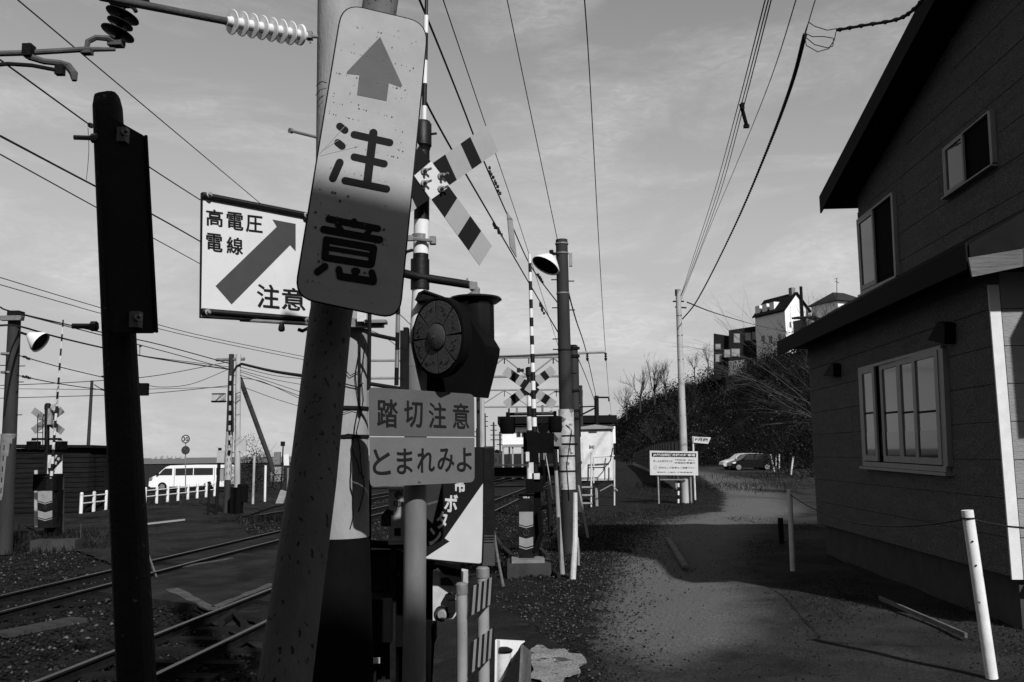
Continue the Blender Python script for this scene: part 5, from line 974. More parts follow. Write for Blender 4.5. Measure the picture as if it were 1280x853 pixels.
# ================================================================ right side of the lane
# concrete panel fence
pa = G(851, 612); pb_ = Vector((14.2, 104, 0)); n = 26; t = thing('panel_fence', 'dark ribbed fence running back along the lane behind the parking board', 'fence', pa); ztop = P(851, 552, pa.y).z
prev = None
fdir = (pb_ - pa); fdir.z = 0; FL = fdir.length; fdir.normalize(); yaw = math.atan2(fdir.y, fdir.x)
for k in range(n):
    s0 = FL * k / n; c = pa + fdir * (s0 + FL / n / 2); g = gz(c.x, c.y); zt = ztop + (1.9 - ztop + .55) * 0; hgt = (ztop - pa.z) * (1 - .42 * k / n)
    for j in range(5):
        mb = MB(); mb.box(Vector((c.x, c.y, g + hgt * (j + .5) / 5)), (FL / n - .12, .06, hgt / 5 - .05), yaw); mb.build('slat', mat('fence_brown', .17, .85, .35, 4), t)
    mb = MB(); q = pa + fdir * s0; mb.box(Vector((q.x, q.y, g + hgt / 2)), (.1, .14, hgt + .08), yaw); mb.build('post', M_dark, t)
mb = MB(); mb.prism([pa + Vector((-.25, 0, 0)), pa + Vector((.0, 0, 0)), Vector((14.2, 104, .5)), Vector((13.95, 104, .5))], (0, 0, .3)); mb.build('kerb', M_conc, t)
# light pole U3
t, b, tp = pole('utility_pole', 'smooth pale utility pole behind the parking board', 'utility pole', 847.5, 362, 857, 629, .10, .16, M_polelight); D3 = b.y
mb = MB(); mb.path([P(841, 377, D3), P(855, 377, D3)], .03, 6); mb.path([P(844, 384, D3), P(858, 385, D3)], .03, 6); mb.box(P(846, 366, D3), (.12, .15, .25)); mb.build('crossarm', M_dark, t)
for y in (395, 420, 450, 475, 500, 520): mb = MB(); mb.path([P(847.5 + (y - 362) * .036 - 3, y, D3 - .1), P(847.5 + (y - 362) * .036 + 4, y - 1, D3 - .1)], .012, 5); mb.build('step_bolt', M_dark, t)
# parking board
PD = G(833, 628).y - .9; t = thing('parking_board', 'white car park notice board on thin legs beside the pale pole', 'notice board', G(823, 624)); bp = Plane(P(842, 580, PD), (0, -1, 0))
mb = MB(); bp.poly(mb, [(812, 563.5), (872, 564.5), (872.5, 594.5), (812.5, 594)], 0, .04); mb.build('board', M_sheet2, t)
mb = MB(); bp.poly(mb, rpoly([(814.5, 566), (870, 566.8), (870, 571.8), (814.5, 571.2)], 1), .042, .003); mb.build('title_bar', M_ink, t)
mb = MB(); mf = lambda x, y: bp.at(x, y, .048); text(mb, mf, 'JR銭函駅隣月極の駐車場', (816, 567), (868.6, 567.6), (816, 570.8), .03); mb.build('title', M_sheet2, t)
mb = MB(); mf = lambda x, y: bp.at(x, y, .043)
for s, x0, x1, y0, y1 in (('申し込み受付中です', 816.5, 840.5, 575, 578), ('不動産店舗・問合せ', 843, 868, 574.3, 576), ('年間契約募集中', 843, 868.6, 577.5, 580), ('⊖', 816.8, 821, 582, 586.8), ('利用なしの駐車はご遠慮下さい', 823, 868.8, 583.5, 586), ('連絡先 小樽市 不動産管理', 821, 865, 589.7, 591.2)): text(mb, mf, s, (x0, y0), (x1, y0 + .3), (x0, y1), .01)
mb.build('lettering', M_ink2, t)
for x in (822.5, 863, 824): 
    mb = MB(); q = P(x, 594, PD + .06); mb.path([Vector((q.x, q.y, gz(q.x, q.y))), q], .035, 8); mb.build('leg', M_dark if x == 824 else M_greyp, t)
mb = MB(); mb.path([P(824, 600, PD + .06), P(857, 600, PD + .06)], .03, 6); mb.build('crossbar', M_grey, t)
q = G(848, 628); mb = MB()
for k in range(7): mb.cur = k % 2; mb.path([P(848, 594 + k * 5, PD + .2), P(848, 599 + k * 5, PD + .2)], .04, 8)
mb.build('striped_stake', [M_white, M_ink], None, label='short black and white banded stake under the parking board', cat='stake')
# small flag sign
fD = PD + 2; t = thing('flag_sign', 'small white slanted name sign on a thin pole right of the pale pole', 'sign', P(866, 628, fD)); mb = MB(); q = P(866, 545.5, fD); mb.path([Vector((q.x, q.y, gz(q.x, q.y))), q], .04, 8); mb.build('post', M_whited, t)
fp = Plane(P(876, 550, fD - .05), (0, -1, 0)); mb = MB(); fp.poly(mb, [(867, 546), (888.5, 547), (885, 555), (866.5, 553.5)], 0, .03); mb.build('panel', M_sheet2, t); mb = MB(); text(mb, lambda x, y: fp.at(x, y, .035), 'P月極', (869, 547.3), (885, 548.3), (868.5, 551.5), .03); mb.build('lettering', M_ink2, t)
# cars
def car(x0, x1, yg, yt, label, paint, d, name='parked_car', rev=False):
    c = P(x0, yg, d); e = P(x1, yg, d); L = e.x - c.x; H = P(x0, yt, d).z - c.z; t = thing(name, label, 'car', (c.x, d, c.z)); sp_ = lambda f, h: Vector((c.x + L * f, d, c.z + H * h))
    o = [(0, .28), (.02, .45), (.12, .56), (.24, .66), (.36, .93), (.45, 1.0), (.85, .98), (.95, .85), (.995, .55), (1, .3), (.97, .17), (.03, .17)]
    mb = MB(); mb.prism([sp_(f, h) for f, h in o], (0, 1.5, 0)); mb.build('body', paint, t)
    for pts in ([(.27, .64), (.39, .92), (.52, .95), (.52, .64)], [(.54, .64), (.54, .95), (.72, .94), (.72, .64)], [(.74, .64), (.74, .94), (.84, .92), (.92, .66)]):
        mb = MB(); mb.prism([sp_(f, h) + Vector((0, -.015, 0)) for f, h in pts], (0, .012, 0)); mb.build('window', M_glass, t)
    mb = MB(); mb.prism([sp_(f, h) + Vector((0, -.03, 0)) for f, h in ((.03, .42), (.05, .5), (.12, .52), (.1, .42))], (0, .028, 0)); mb.build('headlight', M_white, t)
    for f in (.17, .81):
        for yy in (-.03, 1.35):
            mb = MB(); q = sp_(f, .17) + Vector((0, yy, .03)); mb.lathe(q, (0, 1, 0), [(.27, 0), (.3, .02), (.3, .16), (.27, .18)], 20); w = mb.build('wheel', M_blackm, t, smooth=True); mb = MB(); mb.lathe(q + Vector((0, -.02, 0)), (0, 1, 0), [(.06, -.01), (.2, 0), (.2, .01)], 14); mb.build('rim', M_grey, w)
    mb = MB(); mb.prism([sp_(f, h) + Vector((0, -.12, 0)) for f, h in ((.27, .64), (.27, .72), (.3, .72), (.3, .64))], (0, .11, 0)); mb.build('mirror', paint, t); return t
cd = G(930, 588).y
car(904, 962, 586.5, 567, 'silver car mostly hidden behind the black one', M_carsil, cd + 3.0); car(914, 970, 588.5, 567.5, 'black minivan parked in front of the silver car', M_carpaint, cd)
for (x0, y0, x1, y1, l) in ((963, 568, 968, 590, 'white post touching the rear of the black car'), (970, 569, 970, 585, 'leftmost of the pale stakes right of the black car'), (974, 568, 974, 586, 'second of the pale stakes right of the black car'), (991.5, 571, 988.5, 594, 'white leaning stake between the cars and the house'), (1022, 579, 1017, 596, 'white leaning stake nearest the house corner')):
    bb_ = G(x1, y1); mb = MB(); mb.path([bb_, P(x0, y0, bb_.y)], .06, 8); mb.build('stake', M_whited, None, label=l, cat='stake')
# hill houses
def rothouse(corner, d, wl, wr, h, yaw):
    C0 = P(*corner, d); u = Vector((math.cos(yaw), math.sin(yaw), 0)); v = Vector((-math.sin(yaw), math.cos(yaw), 0)); return C0, u, v
s = .15
C0, u, v = rothouse((983, 428), 165, 0, 0, 0, R(22)); Hh = (P(983, 387, 165) - P(983, 428, 165)).z; wr_ = 5.6; wl_ = 9
t = thing('white_gabled_house', 'white gabled house with a tall flue on the hill crest', 'house', C0); dn_ = Vector((0, 0, -5))
mb = MB(); g1 = [C0 + dn_, C0 + u * wr_ + dn_, C0 + u * wr_ + Vector((0, 0, Hh)), C0 + u * wr_ / 2 + Vector((0, 0, Hh + 3.2)), C0 + Vector((0, 0, Hh))]; mb.prism(g1, v * wl_); mb.build('wall', M_housew, t)
for sgn in (0, 1):
    e = C0 + (u * wr_ if sgn else Vector()) + Vector((0, 0, Hh)); rdg = C0 + u * wr_ / 2 + Vector((0, 0, Hh + 3.2)); o_ = (e - rdg) * .12; mb = MB(); mb.prism([rdg - v * .5 + Vector((0, 0, .05)), e + o_ - v * .5 + Vector((0, 0, .05)), e + o_ + v * (wl_ + .5) + Vector((0, 0, .05)), rdg + v * (wl_ + .5) + Vector((0, 0, .05))], (0, 0, .25)); mb.build('roof', M_roof, t)
for (f, z, w, hh) in ((.2, .55, .35, 1.0), (.42, .55, .8, 1.2), (.3, .1, .9, 1.4)): mb = MB(); mb.box(C0 + u * wr_ * f - v * .05 + Vector((0, 0, Hh * z + hh / 2 - .5)), (w, .1, hh), R(22)); o = mb.build('window', M_greyp, t); mb = MB(); mb.box(C0 + u * wr_ * f - v * .12 + Vector((0, 0, Hh * z + hh / 2 - .5)), (w * .8, .06, hh * .8), R(22)); mb.build('pane', M_glassb, o)
for (f, z) in ((.2, .2), (.5, .2), (.75, .25)): mb = MB(); mb.box(C0 + v * wl_ * f - u * .05 + Vector((0, 0, Hh * z)), (.1, .9, 1.1), R(22)); mb.build('window', M_greyp, t)
mb = MB(); q = C0 + u * wr_ * .68 - v * .35; mb.path([q + Vector((0, 0, Hh * .1)), Vector((q.x, q.y, P(1006, 357, 165).z))], .28, 10); mb.build('flue', M_roof, t)
mb = MB(); mb.box(C0 + u * wr_ * .5 + v * 1 + Vector((0, 0, Hh + 3.7)), (.9, .9, 1.6), R(22)); mb.build('chimney', M_houseg, t)
for k in range(3): mb = MB(); mb.box(C0 + u * .9 + v * (4.0 + k * 2.2) + Vector((0, 0, Hh + 1.3)), (1.4, 1.4, 1.5), R(22)); mb.build('dormer', M_housew, t)
# dark stepped house
C1 = P(950, 452, 175); u1 = Vector((-1, .28, 0)).normalized(); v1 = Vector((-u1.y, u1.x, 0)); v1 = v1 if v1.y > 0 else -v1
t = thing('dark_stepped_house', 'dark flat roofed stepped house left of the white gabled one', 'house', C1); sc = 175 / 1100
def face(x0, y0, x1, y1, off, th, nm, m, par=None): pf = Plane(C1 + v1 * off, v1); mb = MB(); mb.prism([pf.at(x0, y0), pf.at(x1, y0), pf.at(x1, y1), pf.at(x0, y1)], v1 * th); return mb.build(nm, m, par or t)
pf = Plane(C1, v1)
for (pts, off) in (([(911, 413), (950, 407), (950, 470), (911, 470)], 0), ([(892, 417), (911, 420), (911, 475), (892, 475)], 1.2)):
    mb = MB(); mb.prism([Plane(C1 + v1 * off, v1).at(x, y) for x, y in pts], v1 * 8); mb.build('wall', M_housed, t)
mb = MB(); mb.prism([pf.at(950.3, 407), pf.at(955, 406.5), pf.at(955, 470), pf.at(950.3, 470)], v1 * 8); mb.build('side_wall', M_houseg, t)
mb = MB(); mb.prism([pf.at(911, 452), pf.at(950, 448), pf.at(950, 470), pf.at(911, 470)], -v1 * .6); mb.build('plinth', M_houseg, t)
for (x0, y0, x1, y1, off) in ((917, 417, 925, 429, 0), (931, 416, 939, 426, 0), (940, 415, 949, 425, 0), (905, 437, 913, 447, 0), (914, 436, 925, 446, 0), (894, 430, 901, 437, 1.2), (894, 443, 902, 453, 1.2)):
    o = face(x0, y0, x1, y1, off - .15, .14, 'window', M_grey); face(x0 + .8, y0 + .8, x1 - .8, y1 - .8, off - .2, .04, 'pane', mat('blind', .3, .6), o)
# hip roofed house
C2, u, v = rothouse((1048, 392), 160, 0, 0, 0, R(22)); hz_ = (P(1048, 376, 160) - P(1048, 392, 160)).z
t = thing('hip_roofed_house', 'white house with a dark hipped roof and aerial on the crest', 'house', C2); mb = MB(); mb.prism([C2 + Vector((0, 0, -5)), C2 + u * 7 + Vector((0, 0, -5)), C2 + u * 7 + v * 7 + Vector((0, 0, -5)), C2 + v * 7 + Vector((0, 0, -5))], (0, 0, 5 + hz_)); mb.build('wall', M_housew, t)
zr = Vector((0, 0, hz_)); e = [C2 - u * .7 - v * .7 + zr, C2 + u * 7.7 - v * .7 + zr, C2 + u * 7.7 + v * 7.7 + zr, C2 - u * .7 + v * 7.7 + zr]; ap1 = C2 + u * 2.2 + v * 3.5 + zr + Vector((0, 0, 2.3)); ap2 = C2 + u * 4.8 + v * 3.5 + zr + Vector((0, 0, 2.3))
mb = MB(); mb.add(e + [ap1, ap2], [(0, 1, 5, 4), (1, 2, 5), (2, 3, 4, 5), (3, 0, 4), (3, 2, 1, 0)]); mb.build('roof', mat('roof_tile', .03, .8, .3, 2), t)
for f in (.12, .33, .55, .8): mb = MB(); mb.box(C2 + u * 7 * f - v * .06 + Vector((0, 0, -.2)), (.9, .1, 1.3), R(22)); mb.build('window', M_glassb, t)
mb = MB(); q = P(1046, 372, 160); mb.path([q, P(1046, 348, 160)], .06, 5); mb.path([P(1044, 352, 160), P(1049, 354, 160)], .05, 5); mb.path([P(1043, 349, 160), P(1047, 348, 160)], .04, 5); mb.build('aerial', M_dark, t)
C3 = P(1008, 408, 130); t = thing('low_dark_house', 'low dark roofed outbuilding below the white gabled house', 'house', C3); mb = MB(); mb.box(C3, (2.4, 3, 1.8), R(22)); mb.build('wall', M_houseg, t); mb = MB(); mb.prism([C3 + Vector(q) for q in ((-1.8, -2, .92), (1.8, -1.6, .92), (1.4, 0, 1.5), (-1.2, 0, 1.5))], (0, 3, .3)); mb.build('roof', M_roof, t)
# ================================================================ near house on the right
Hd = Vector((.0582, .9983, 0)); c0 = P(1267, 722, 10.0); Hn = Vector((-.9983, .0582, 0))   # wall direction, outward normal
w0 = Vector((c0.x, c0.y, 0)); LW = 7.6   # lower wall from near corner w0 to far corner
gH = -.05; zb0 = c0.z; z1 = P(1017, 446, w0.y + LW).z
t = thing('near_house', 'dark two storey house with a lean-to roof filling the right edge', 'house', w0)
Wp = Plane(w0, Hn)                        # lower left wall
fu = Vector((.9983, -.0582, 0))
def hp_(f, z, out=0): p = w0 + Hd * f + Hn * out; return Vector((p.x, p.y, z))
mb = MB(); mb.prism([hp_(0, zb0), hp_(LW, zb0), hp_(LW, z1 + .5), hp_(0, z1 + .5)], -Hn * .75); wall = mb.build('lower_wall', M_siding, t)
nb = 8; hh = (z1 + .15 - zb0) / nb
for k in range(nb):      # siding boards with recessed joints, split at panel joints
    for (f0, f1) in ((0, 2.55), (2.55, 5.1), (5.1, LW)):
        mb = MB(); mb.prism([hp_(f0 + .003, zb0 + k * hh + .006, .001), hp_(f1 - .003, zb0 + k * hh + .006, .001), hp_(f1 - .003, zb0 + (k + 1) * hh - .004, .001), hp_(f0 + .003, zb0 + (k + 1) * hh - .004, .001)], Hn * (.016 + .003 * random.random())); mb.build('siding_board', M_siding, wall)
# near end face
def np_(f, z, out=0): p = w0 + fu * f - Hd * out; return Vector((p.x, p.y, z))
mb = MB(); mb.prism([np_(.02, zb0, -.02), np_(6, zb0, -.02), np_(6, z1 + .3, -.02), np_(.02, z1 + .3, -.02)], Hd * .3); fw = mb.build('front_wall', M_siding, t)
M_siding_lit = mat('siding_sunlit', .26, .85, .12, 3, .6, 34, stretch=(.6, .6, 2.4))  # same siding as the side walls, made lighter for the sunlit face
for k in range(nb):
    for (f0, f1) in ((.1, 1.2), (1.2, 3)):
        mb = MB(); mb.prism([np_(f0 + .003, zb0 + k * hh + .006, .001), np_(f1 - .003, zb0 + k * hh + .006, .001), np_(f1 - .003, zb0 + (k + 1) * hh - .004, .001), np_(f0 + .003, zb0 + (k + 1) * hh - .004, .001)], -Hd * .018); mb.build('siding_board', M_siding_lit, fw)
mb = MB(); mb.prism([np_(-.03, zb0 - .02, .003), np_(.09, zb0 - .02, .003), np_(.09, z1, .003), np_(-.03, z1, .003)], -Hd * .025); mb.build('corner_board', M_cornerw, fw)
mb = MB(); cx = w0 + fu * .78; mb.bb(cx.x, cx.x + 3, cx.y - 1.25, cx.y - .05, 3.15, 4.3); mb.build('shade_canopy', M_roof, t)  # unseen box, added and sized to cast shade on the front wall
# foundation
mb = MB(); mb.prism([hp_(.1, gH - .4, -.1), hp_(LW - .1, gH - .4, -.1), hp_(LW - .1, zb0 - .02, -.1), hp_(.1, zb0 - .02, -.1)], -Hn * 5.5); mb.build('foundation', mat('foundation', .06, .9, .3, 3, .3), t)
mb = MB(); mb.box(np_(.5, .6, .12), (.5, .12, .05)); mb.box(np_(1.2, .25, .1), (1.2, .1, .7)); mb.build('plinth_block', M_conc, t)
# upper storey
UO = -.75; LU = 7.6; up = Plane(w0 + Hn * UO, Hn); zu0 = z1 - .2
zc = up.at(1074, 245).z; fE = (up.at(1075, 300) - w0).dot(Hd)
pk = up.at(1219, 0); fk = (pk - w0).dot(Hd); slope = (pk.z - zc) / (fE - fk); fpk = .2; zpk = zc + slope * (fE - fpk)
gab = [(-.3, zu0), (fE, zu0), (fE, zc), (fpk, zpk), (-.3, zpk - slope * (fpk + .3))]
mb = MB(); mb.prism([hp_(f, z, UO) for f, z in gab], -Hn * 6); uw = mb.build('upper_wall', M_siding, t)
k = 0; z = zu0 + 1.0
while z < zpk:
    zt = min(z + .455, zpk)
    fr = fE if z + .45 < zc else fE - (z + .45 - zc) / slope; fl = -.3 if z + .45 < zpk - slope * (fpk + .3) else fpk - (zpk - z - .45) / slope
    if fr > fl + .3:
        cuts = [fl] + [c_ for c_ in ((1.2, 4.2) if k % 2 else (2.8, 5.8)) if fl + .1 < c_ < fr - .1] + [fr]
        for f0, f1 in zip(cuts, cuts[1:]): mb = MB(); mb.prism([hp_(f0 + .003, z + .004, UO + .001), hp_(f1 - .003, z + .004, UO + .001), hp_(f1 - .003, z + .45, UO + .001), hp_(f0 + .003, z + .45, UO + .001)], Hn * (.016 + .003 * random.random())); mb.build('siding_board', M_siding, uw)
    z += .455; k += 1
# upper roof slabs with deep overhang
oh = Vector((P(1038, 232, w0.y + fE + .3).x - (w0 + Hd * fE + Hn * UO).x, 0, 0)).length; oh = .55
for (f0, za, f1, zb_) in ((fE + .45, zc - slope * .45, fpk, zpk), (fpk, zpk, -1.2, zpk - slope * (fpk + 1.2))):
    mb = MB(); mb.prism([hp_(f0, za + .02, UO + oh), hp_(f1, zb_ + .02, UO + oh), hp_(f1, zb_ + .24, UO + oh), hp_(f0, za + .24, UO + oh)], -Hn * 7); mb.build('roof', M_roof, t)
    mb = MB(); mb.prism([hp_(f0, za - .06, UO + oh + .002), hp_(f1, zb_ - .06, UO + oh + .002), hp_(f1, zb_ + .28, UO + oh + .002), hp_(f0, za + .28, UO + oh + .002)], Hn * .03); mb.build('barge_board', M_roof, t)
# lean-to roof between storeys
ow = .48; ze = P(985, 434, w0.y + LW + .4).z; zj = up.at(1078, 375).z
mb = MB(); mb.prism([hp_(LW + .45, ze - .02, ow), hp_(LW + .45, zj, UO), hp_(LW + .45, zj + .10, UO), hp_(LW + .45, ze + .1, ow)], -Hd * (LW + 1.05)); mb.build('lean_to_roof', M_roof, t)
mb = MB(); mb.prism([hp_(LW + .45, ze - .17, ow + .001), hp_(-.6, ze - .17, ow + .001), hp_(-.6, ze + .12, ow + .001), hp_(LW + .45, ze + .12, ow + .001)], Hn * .03); mb.build('eave_board', M_roof, t)
mb = MB(); mb.prism([hp_(LW + .4, ze - .05, ow - .01), hp_(LW + .4, ze - .05, -.1), hp_(-.55, ze - .05, -.1), hp_(-.55, ze - .05, ow - .01)], (0, 0, .025)); mb.build('soffit', M_roof, t)
wp_ = Plane(hp_(-.64, ze, 0), -Hd); mb = MB(); wp_.poly(mb, [(1209, 323), (1277, 312), (1277, 334), (1214, 347)], 0, .03); mb.build('end_fascia', M_wood, t)
mb = MB(); wp_.poly(mb, [(1277.5, 311), (1300, 307), (1300, 331), (1277.5, 334)], .002, .03); mb.build('end_fascia', M_wood, t)
mb = MB(); mb.prism([hp_(-.62, ze + .1, ow), hp_(-.62, zj + .1, UO), hp_(-.62, zj + .1, -4), hp_(-.62, ze - .05, -4), hp_(-.62, ze - .05, ow)], Hd * .6); mb.build('porch_roof', M_roof, t)
# windows on the left walls
def win(pl, quad, splits, label=None, sill=True, openk=None, panes=M_glass, hang=True, fw_=None):
    tl, tr_, br, bl = quad; fr = fw_ or 4
    lerp = lambda a, b, s: (a[0] + (b[0] - a[0]) * s, a[1] + (b[1] - a[1]) * s)
    mb = MB(); W3 = [pl.at(*tl), pl.at(*tr_), pl.at(*br), pl.at(*bl)]
    def q2(s, r, off): return (W3[0].lerp(W3[1], s)).lerp(W3[3].lerp(W3[2], s), r) + pl.n * off
    def bar(s0, s1, r0, r1, o0, th, nm, m, par): mb = MB(); mb.prism([q2(s0, r0, o0), q2(s1, r0, o0), q2(s1, r1, o0), q2(s0, r1, o0)], pl.n * th); return mb.build(nm, m, par)
    mb = MB(); mb.prism([q2(0, 0, .01), q2(1, 0, .01), q2(1, 1, .01), q2(0, 1, .01)], pl.n * .018); root = mb.build('window', M_blackm, t)
    e = .03
    for (s0, s1, r0, r1) in ((-e, 1 + e, -e, .0), (-e, 1 + e, 1, 1 + e * 1.6), (-e, .0, .0, 1), (1, 1 + e * 1.6, .0, 1)): bar(s0, s1, r0, r1, .012, .07, 'frame', M_trim, root)
    for (s0, s1, o, opened) in splits:
        g = .035
        bar(s0 + g, s1 - g, .05, .93, .034 + o, .006, 'pane', M_blackm if opened else panes, root)
        if panes is M_glassb: bar(s0 + g, s1 - g, .69, .93, .041 + o, .003, 'ground_reflection', M_glass, root); bar(s0 + g, s1 - g, .47 + .06 * s0, .49 + .06 * s0, .041 + o, .002, 'reflected_line', M_dark, root)  # dark lower part and line painted in as reflected ground and wire
        for (a0, a1, r0, r1) in ((s0, s0 + g, .0, .99), (s1 - g, s1, .0, .99), (s0 + g, s1 - g, .0, .05), (s0 + g, s1 - g, .93, .99)):
            if not opened: bar(a0, a1, r0, r1, .03 + o, .03, 'sash', M_trim, root)
    if sill: bar(-e * 1.2, 1 + e * 2, 1 + e * 1.7, 1 + e * 2.6, .012, .12, 'sill', M_trim, root)
    return root, q2
win(Wp, ((1081, 463), (1180, 437), (1187, 583), (1087, 577)), [(.0, .22, .03, False), (.22, .27, .0, True), (.27, .53, .0, False), (.52, .75, .012, False), (.72, 1.0, .035, False)], panes=M_glassb)  # pale panes put the reflected sky into the glass colour
win(up, ((1077, 277), (1119, 244), (1124, 345), (1082, 364)), [(.0, .47, .02, False), (.47, 1.0, .0, True)])
win(up, ((1186, 187), (1242, 141), (1246, 205), (1189, 244)), [(.0, .45, .02, False), (.45, 1.0, .0, True)])
for pts, pl in (([(1040, 470), (1050, 454), (1053, 456), (1053, 471)], Wp), ([(1175, 425), (1188, 402), (1197, 404), (1197, 430)], Wp)):
    mb = MB(); mb.prism([pl.at(x, y, .02) for x, y in pts], Hn * .14); mb.build('vent_hood', M_dark, t)
# rope posts
ptsr = []
for (x0, y0, x1, y1, r, m, l) in ((987, 612, 991, 714, .042, M_whited, 'farther leaning rope post beside the house corner'), (1209, 638, 1240, 848, .05, mat('post_white', .62, .6, .15, 5, .1, spots=.05, sscale=18, sv=.12), 'nearest white leaning rope post at bottom right')):
    bb_ = G(x1, y1); tp = P(x0, y0, bb_.y); t = thing('rope_post', l, 'post', bb_, 'posts holding the slack rope'); mb = MB(); mb.path([bb_, tp], r, 20); mb.build('shaft', m, t, smooth=True); ptsr.append(tp)
    if x0 > 1100:
        for y in (677, 707): q = P(1209 + (y - 638) * .148 + 1, y, bb_.y - r); mb = MB(); mb.lathe(q, (0, -1, 0), [(.008, -.01), (.008, .004)], 8); mb.build('bolt_hole', M_black, t)
        mb = MB(); mb.path([tp + Vector((0, 0, -.07)) + Vector((math.cos(a_) * (r + .004), math.sin(a_) * (r + .004), 0)) for a_ in np.linspace(0, 6.28, 12)], .008, 5); mb.build('rope_wrap', M_cable, t)
A_, B_ = ptsr[0] - Vector((0, 0, .08)), ptsr[1] - Vector((0, 0, .07)); mb = MB(); mb.path([A_.lerp(B_, k / 20) - Vector((0, 0, 1.0 * (k / 20) * (1 - k / 20))) for k in range(21)] , .009, 6)
mb.path([B_ + (Vector((.9, -.3, -.04)) * k / 6) - Vector((0, 0, .25 * (k / 6) * (1 - k / 6))) for k in range(7)], .009, 6); mb.build('slack_rope', M_cable, None, label='dark slack rope sagging between the two posts before the house', cat='rope')
bb_ = G(977, 680); mb = MB(); mb.path([bb_, bb_ + Vector((0, 0, .55))], .06, 8); mb.build('stump_post', M_dark, None, label='short black stump post in the shade left of the rope post', cat='post')
# pieces lying on the lot
for (x0, y0, x1, y1, w, m, l) in ((835, 676, 857, 712, .1, M_wood, 'pale plank lying in the house shade on the lot'), (1100, 752, 1208, 800, .03, M_wood, 'thin pale strip lying in the dark by the house')):
    a_, b_ = G(x0, y0), G(x1, y1); d_ = b_ - a_; mb = MB(); mb.box((a_ + b_) / 2 + Vector((0, 0, .045)), (d_.length, w, .05), math.atan2(d_.y, d_.x)); mb.build('plank' if m is M_wood else 'hose', m, None, label=l, cat='plank' if m is M_wood else 'hose')
# ================================================================ wires
wcount = 0
def wire(pts, label, r=.006, m=None, cat='overhead wire', n=5, group=None, twist=0, beads=()):
    # pts: (px, py, depth); smooth through the points
    Q = [P(*p) for p in pts]; out = []
    for k in range(len(Q) - 1):
        p0 = Q[max(k - 1, 0)]; p1 = Q[k]; p2 = Q[k + 1]; p3 = Q[min(k + 2, len(Q) - 1)]
        for s_ in range(6):
            u = s_ / 6; out.append(.5 * ((2 * p1) + (p2 - p0) * u + (2 * p0 - 5 * p1 + 4 * p2 - p3) * u * u + (3 * p1 - p0 - 3 * p2 + p3) * u ** 3))
    out.append(Q[-1])
    if len(Q) == 2: out = [Q[0].lerp(Q[1], k / 8) - Vector((0, 0, .0)) for k in range(9)]
    mb = MB(); ds = [(p - CO).length for p in out]; mb.path(out, [r * 1.0 for d in ds], n)
    if twist:
        L = sum((b - a).length for a, b in zip(out, out[1:])); N = int(L / twist); 
        for k in range(N):
            f = (k + .5) / N * (len(out) - 1); i = int(f); p = out[i].lerp(out[min(i + 1, len(out) - 1)], f - i); d = (out[min(i + 1, len(out) - 1)] - out[i]).normalized(); mb.path([p - d * twist * .3 + Vector((0, 0, r * .5)), p, p + d * twist * .3 + Vector((0, 0, r * .5))], [r * .8, r * 1.6, r * .8], n)
    for (x, y, d, s_) in beads:
        for k in range(9): mb.box(P(x + random.uniform(-1, 1) + s_[0] * (k / 8 - .5), y + random.uniform(-1, 1) + s_[1] * (k / 8 - .5), d), (.035, .035, .05), random.random() * 3)
    return mb.build('overhead_wire' if cat == 'overhead wire' else 'overhead_cable', m or M_cable, None, label=label, cat=cat, group=group)
wire([(22, 0, 9), (320, 250, 20), (400, 317, 26)], 'thin wire crossing the top left sky down to the arrow sign', .009)
wire([(0, 75, 9), (113, 157, 12), (185, 208, 14), (250, 250, 17)], 'messenger wire passing behind the top of the far left post', .011, beads=((113, 157, 12, (2, 1)),))
wire([(110, 160, 12), (111, 190, 12), (108, 225, 12)], 'thin hanger wire dropping beside the far left post', .004)
wire([(0, 170, 9), (125, 236, 12), (190, 268, 14), (252, 303, 17)], 'thick contact wire second from top at left', .013)
wire([(0, 193, 9), (125, 262, 12), (190, 297, 14), (252, 331, 17)], 'thinner wire under the thick contact wire at left', .008)
wire([(0, 347, 22), (109, 380, 25), (240, 417, 30), (385, 447, 36)], 'upper one of two faint wires at left middle height', .012)
wire([(0, 356, 22), (84, 380, 25), (130, 393, 27), (240, 421, 30), (385, 451, 36)], 'lower one of two faint wires at left middle height', .012)
D0 = 22
wire([(0, 384, 20), (24, 392, D0), (134, 417, 28), (200, 431, 32), (288, 455, 36)], 'upper wire leaving the top of the far left pole', .02)
wire([(26, 393, D0), (134, 421, 28), (200, 438, 32), (288, 462, 36)], 'second wire leaving the top of the far left pole', .016)
wire([(0, 407, 20), (24, 408, D0), (70, 421, 25), (134, 436, 28), (200, 449, 32), (288, 462, 36)], 'thick pair cable under the far left lamp', .026)
wire([(22, 444, D0), (75, 459, 25), (138, 474, 28)], 'knotted stay wire from the upper band of the far left pole', .014, beads=((33, 447, D0 + .5, (8, 3)), (131, 471, 28, (8, 2))))
wire([(20, 469, D0), (75, 480, 25), (138, 489, 28)], 'knotted stay wire from the lower band of the far left pole', .014, beads=((33, 472, D0 + .5, (8, 2)), (131, 488, 28, (8, 2))))
wire([(0, 482, 30), (75, 479, 31), (138, 475, 32), (200, 469, 33), (288, 452, 36)], 'level wire rising to the double poles', .014)
wire([(0, 486, 34), (150, 487, 35), (288, 484, 36)], 'flat wire at the height of the black square box', .011)
wire([(0, 498, 34), (138, 494, 34), (200, 491, 35), (288, 482, 36)], 'lowest flat wire reaching the double poles', .014)
wire([(167, 443, 30), (200, 448, 32), (288, 459, 36)], 'doubled wire behind the far left sign board', .012)
wire([(170, 478, 30), (200, 484, 33), (240, 480, 35), (285, 462, 36)], 'sagging wire beside the black square box', .012)
wire([(118, 481, 38), (126, 486, 36), (138, 489, 28)], 'short slack wire from the thin pole before the shed', .02)
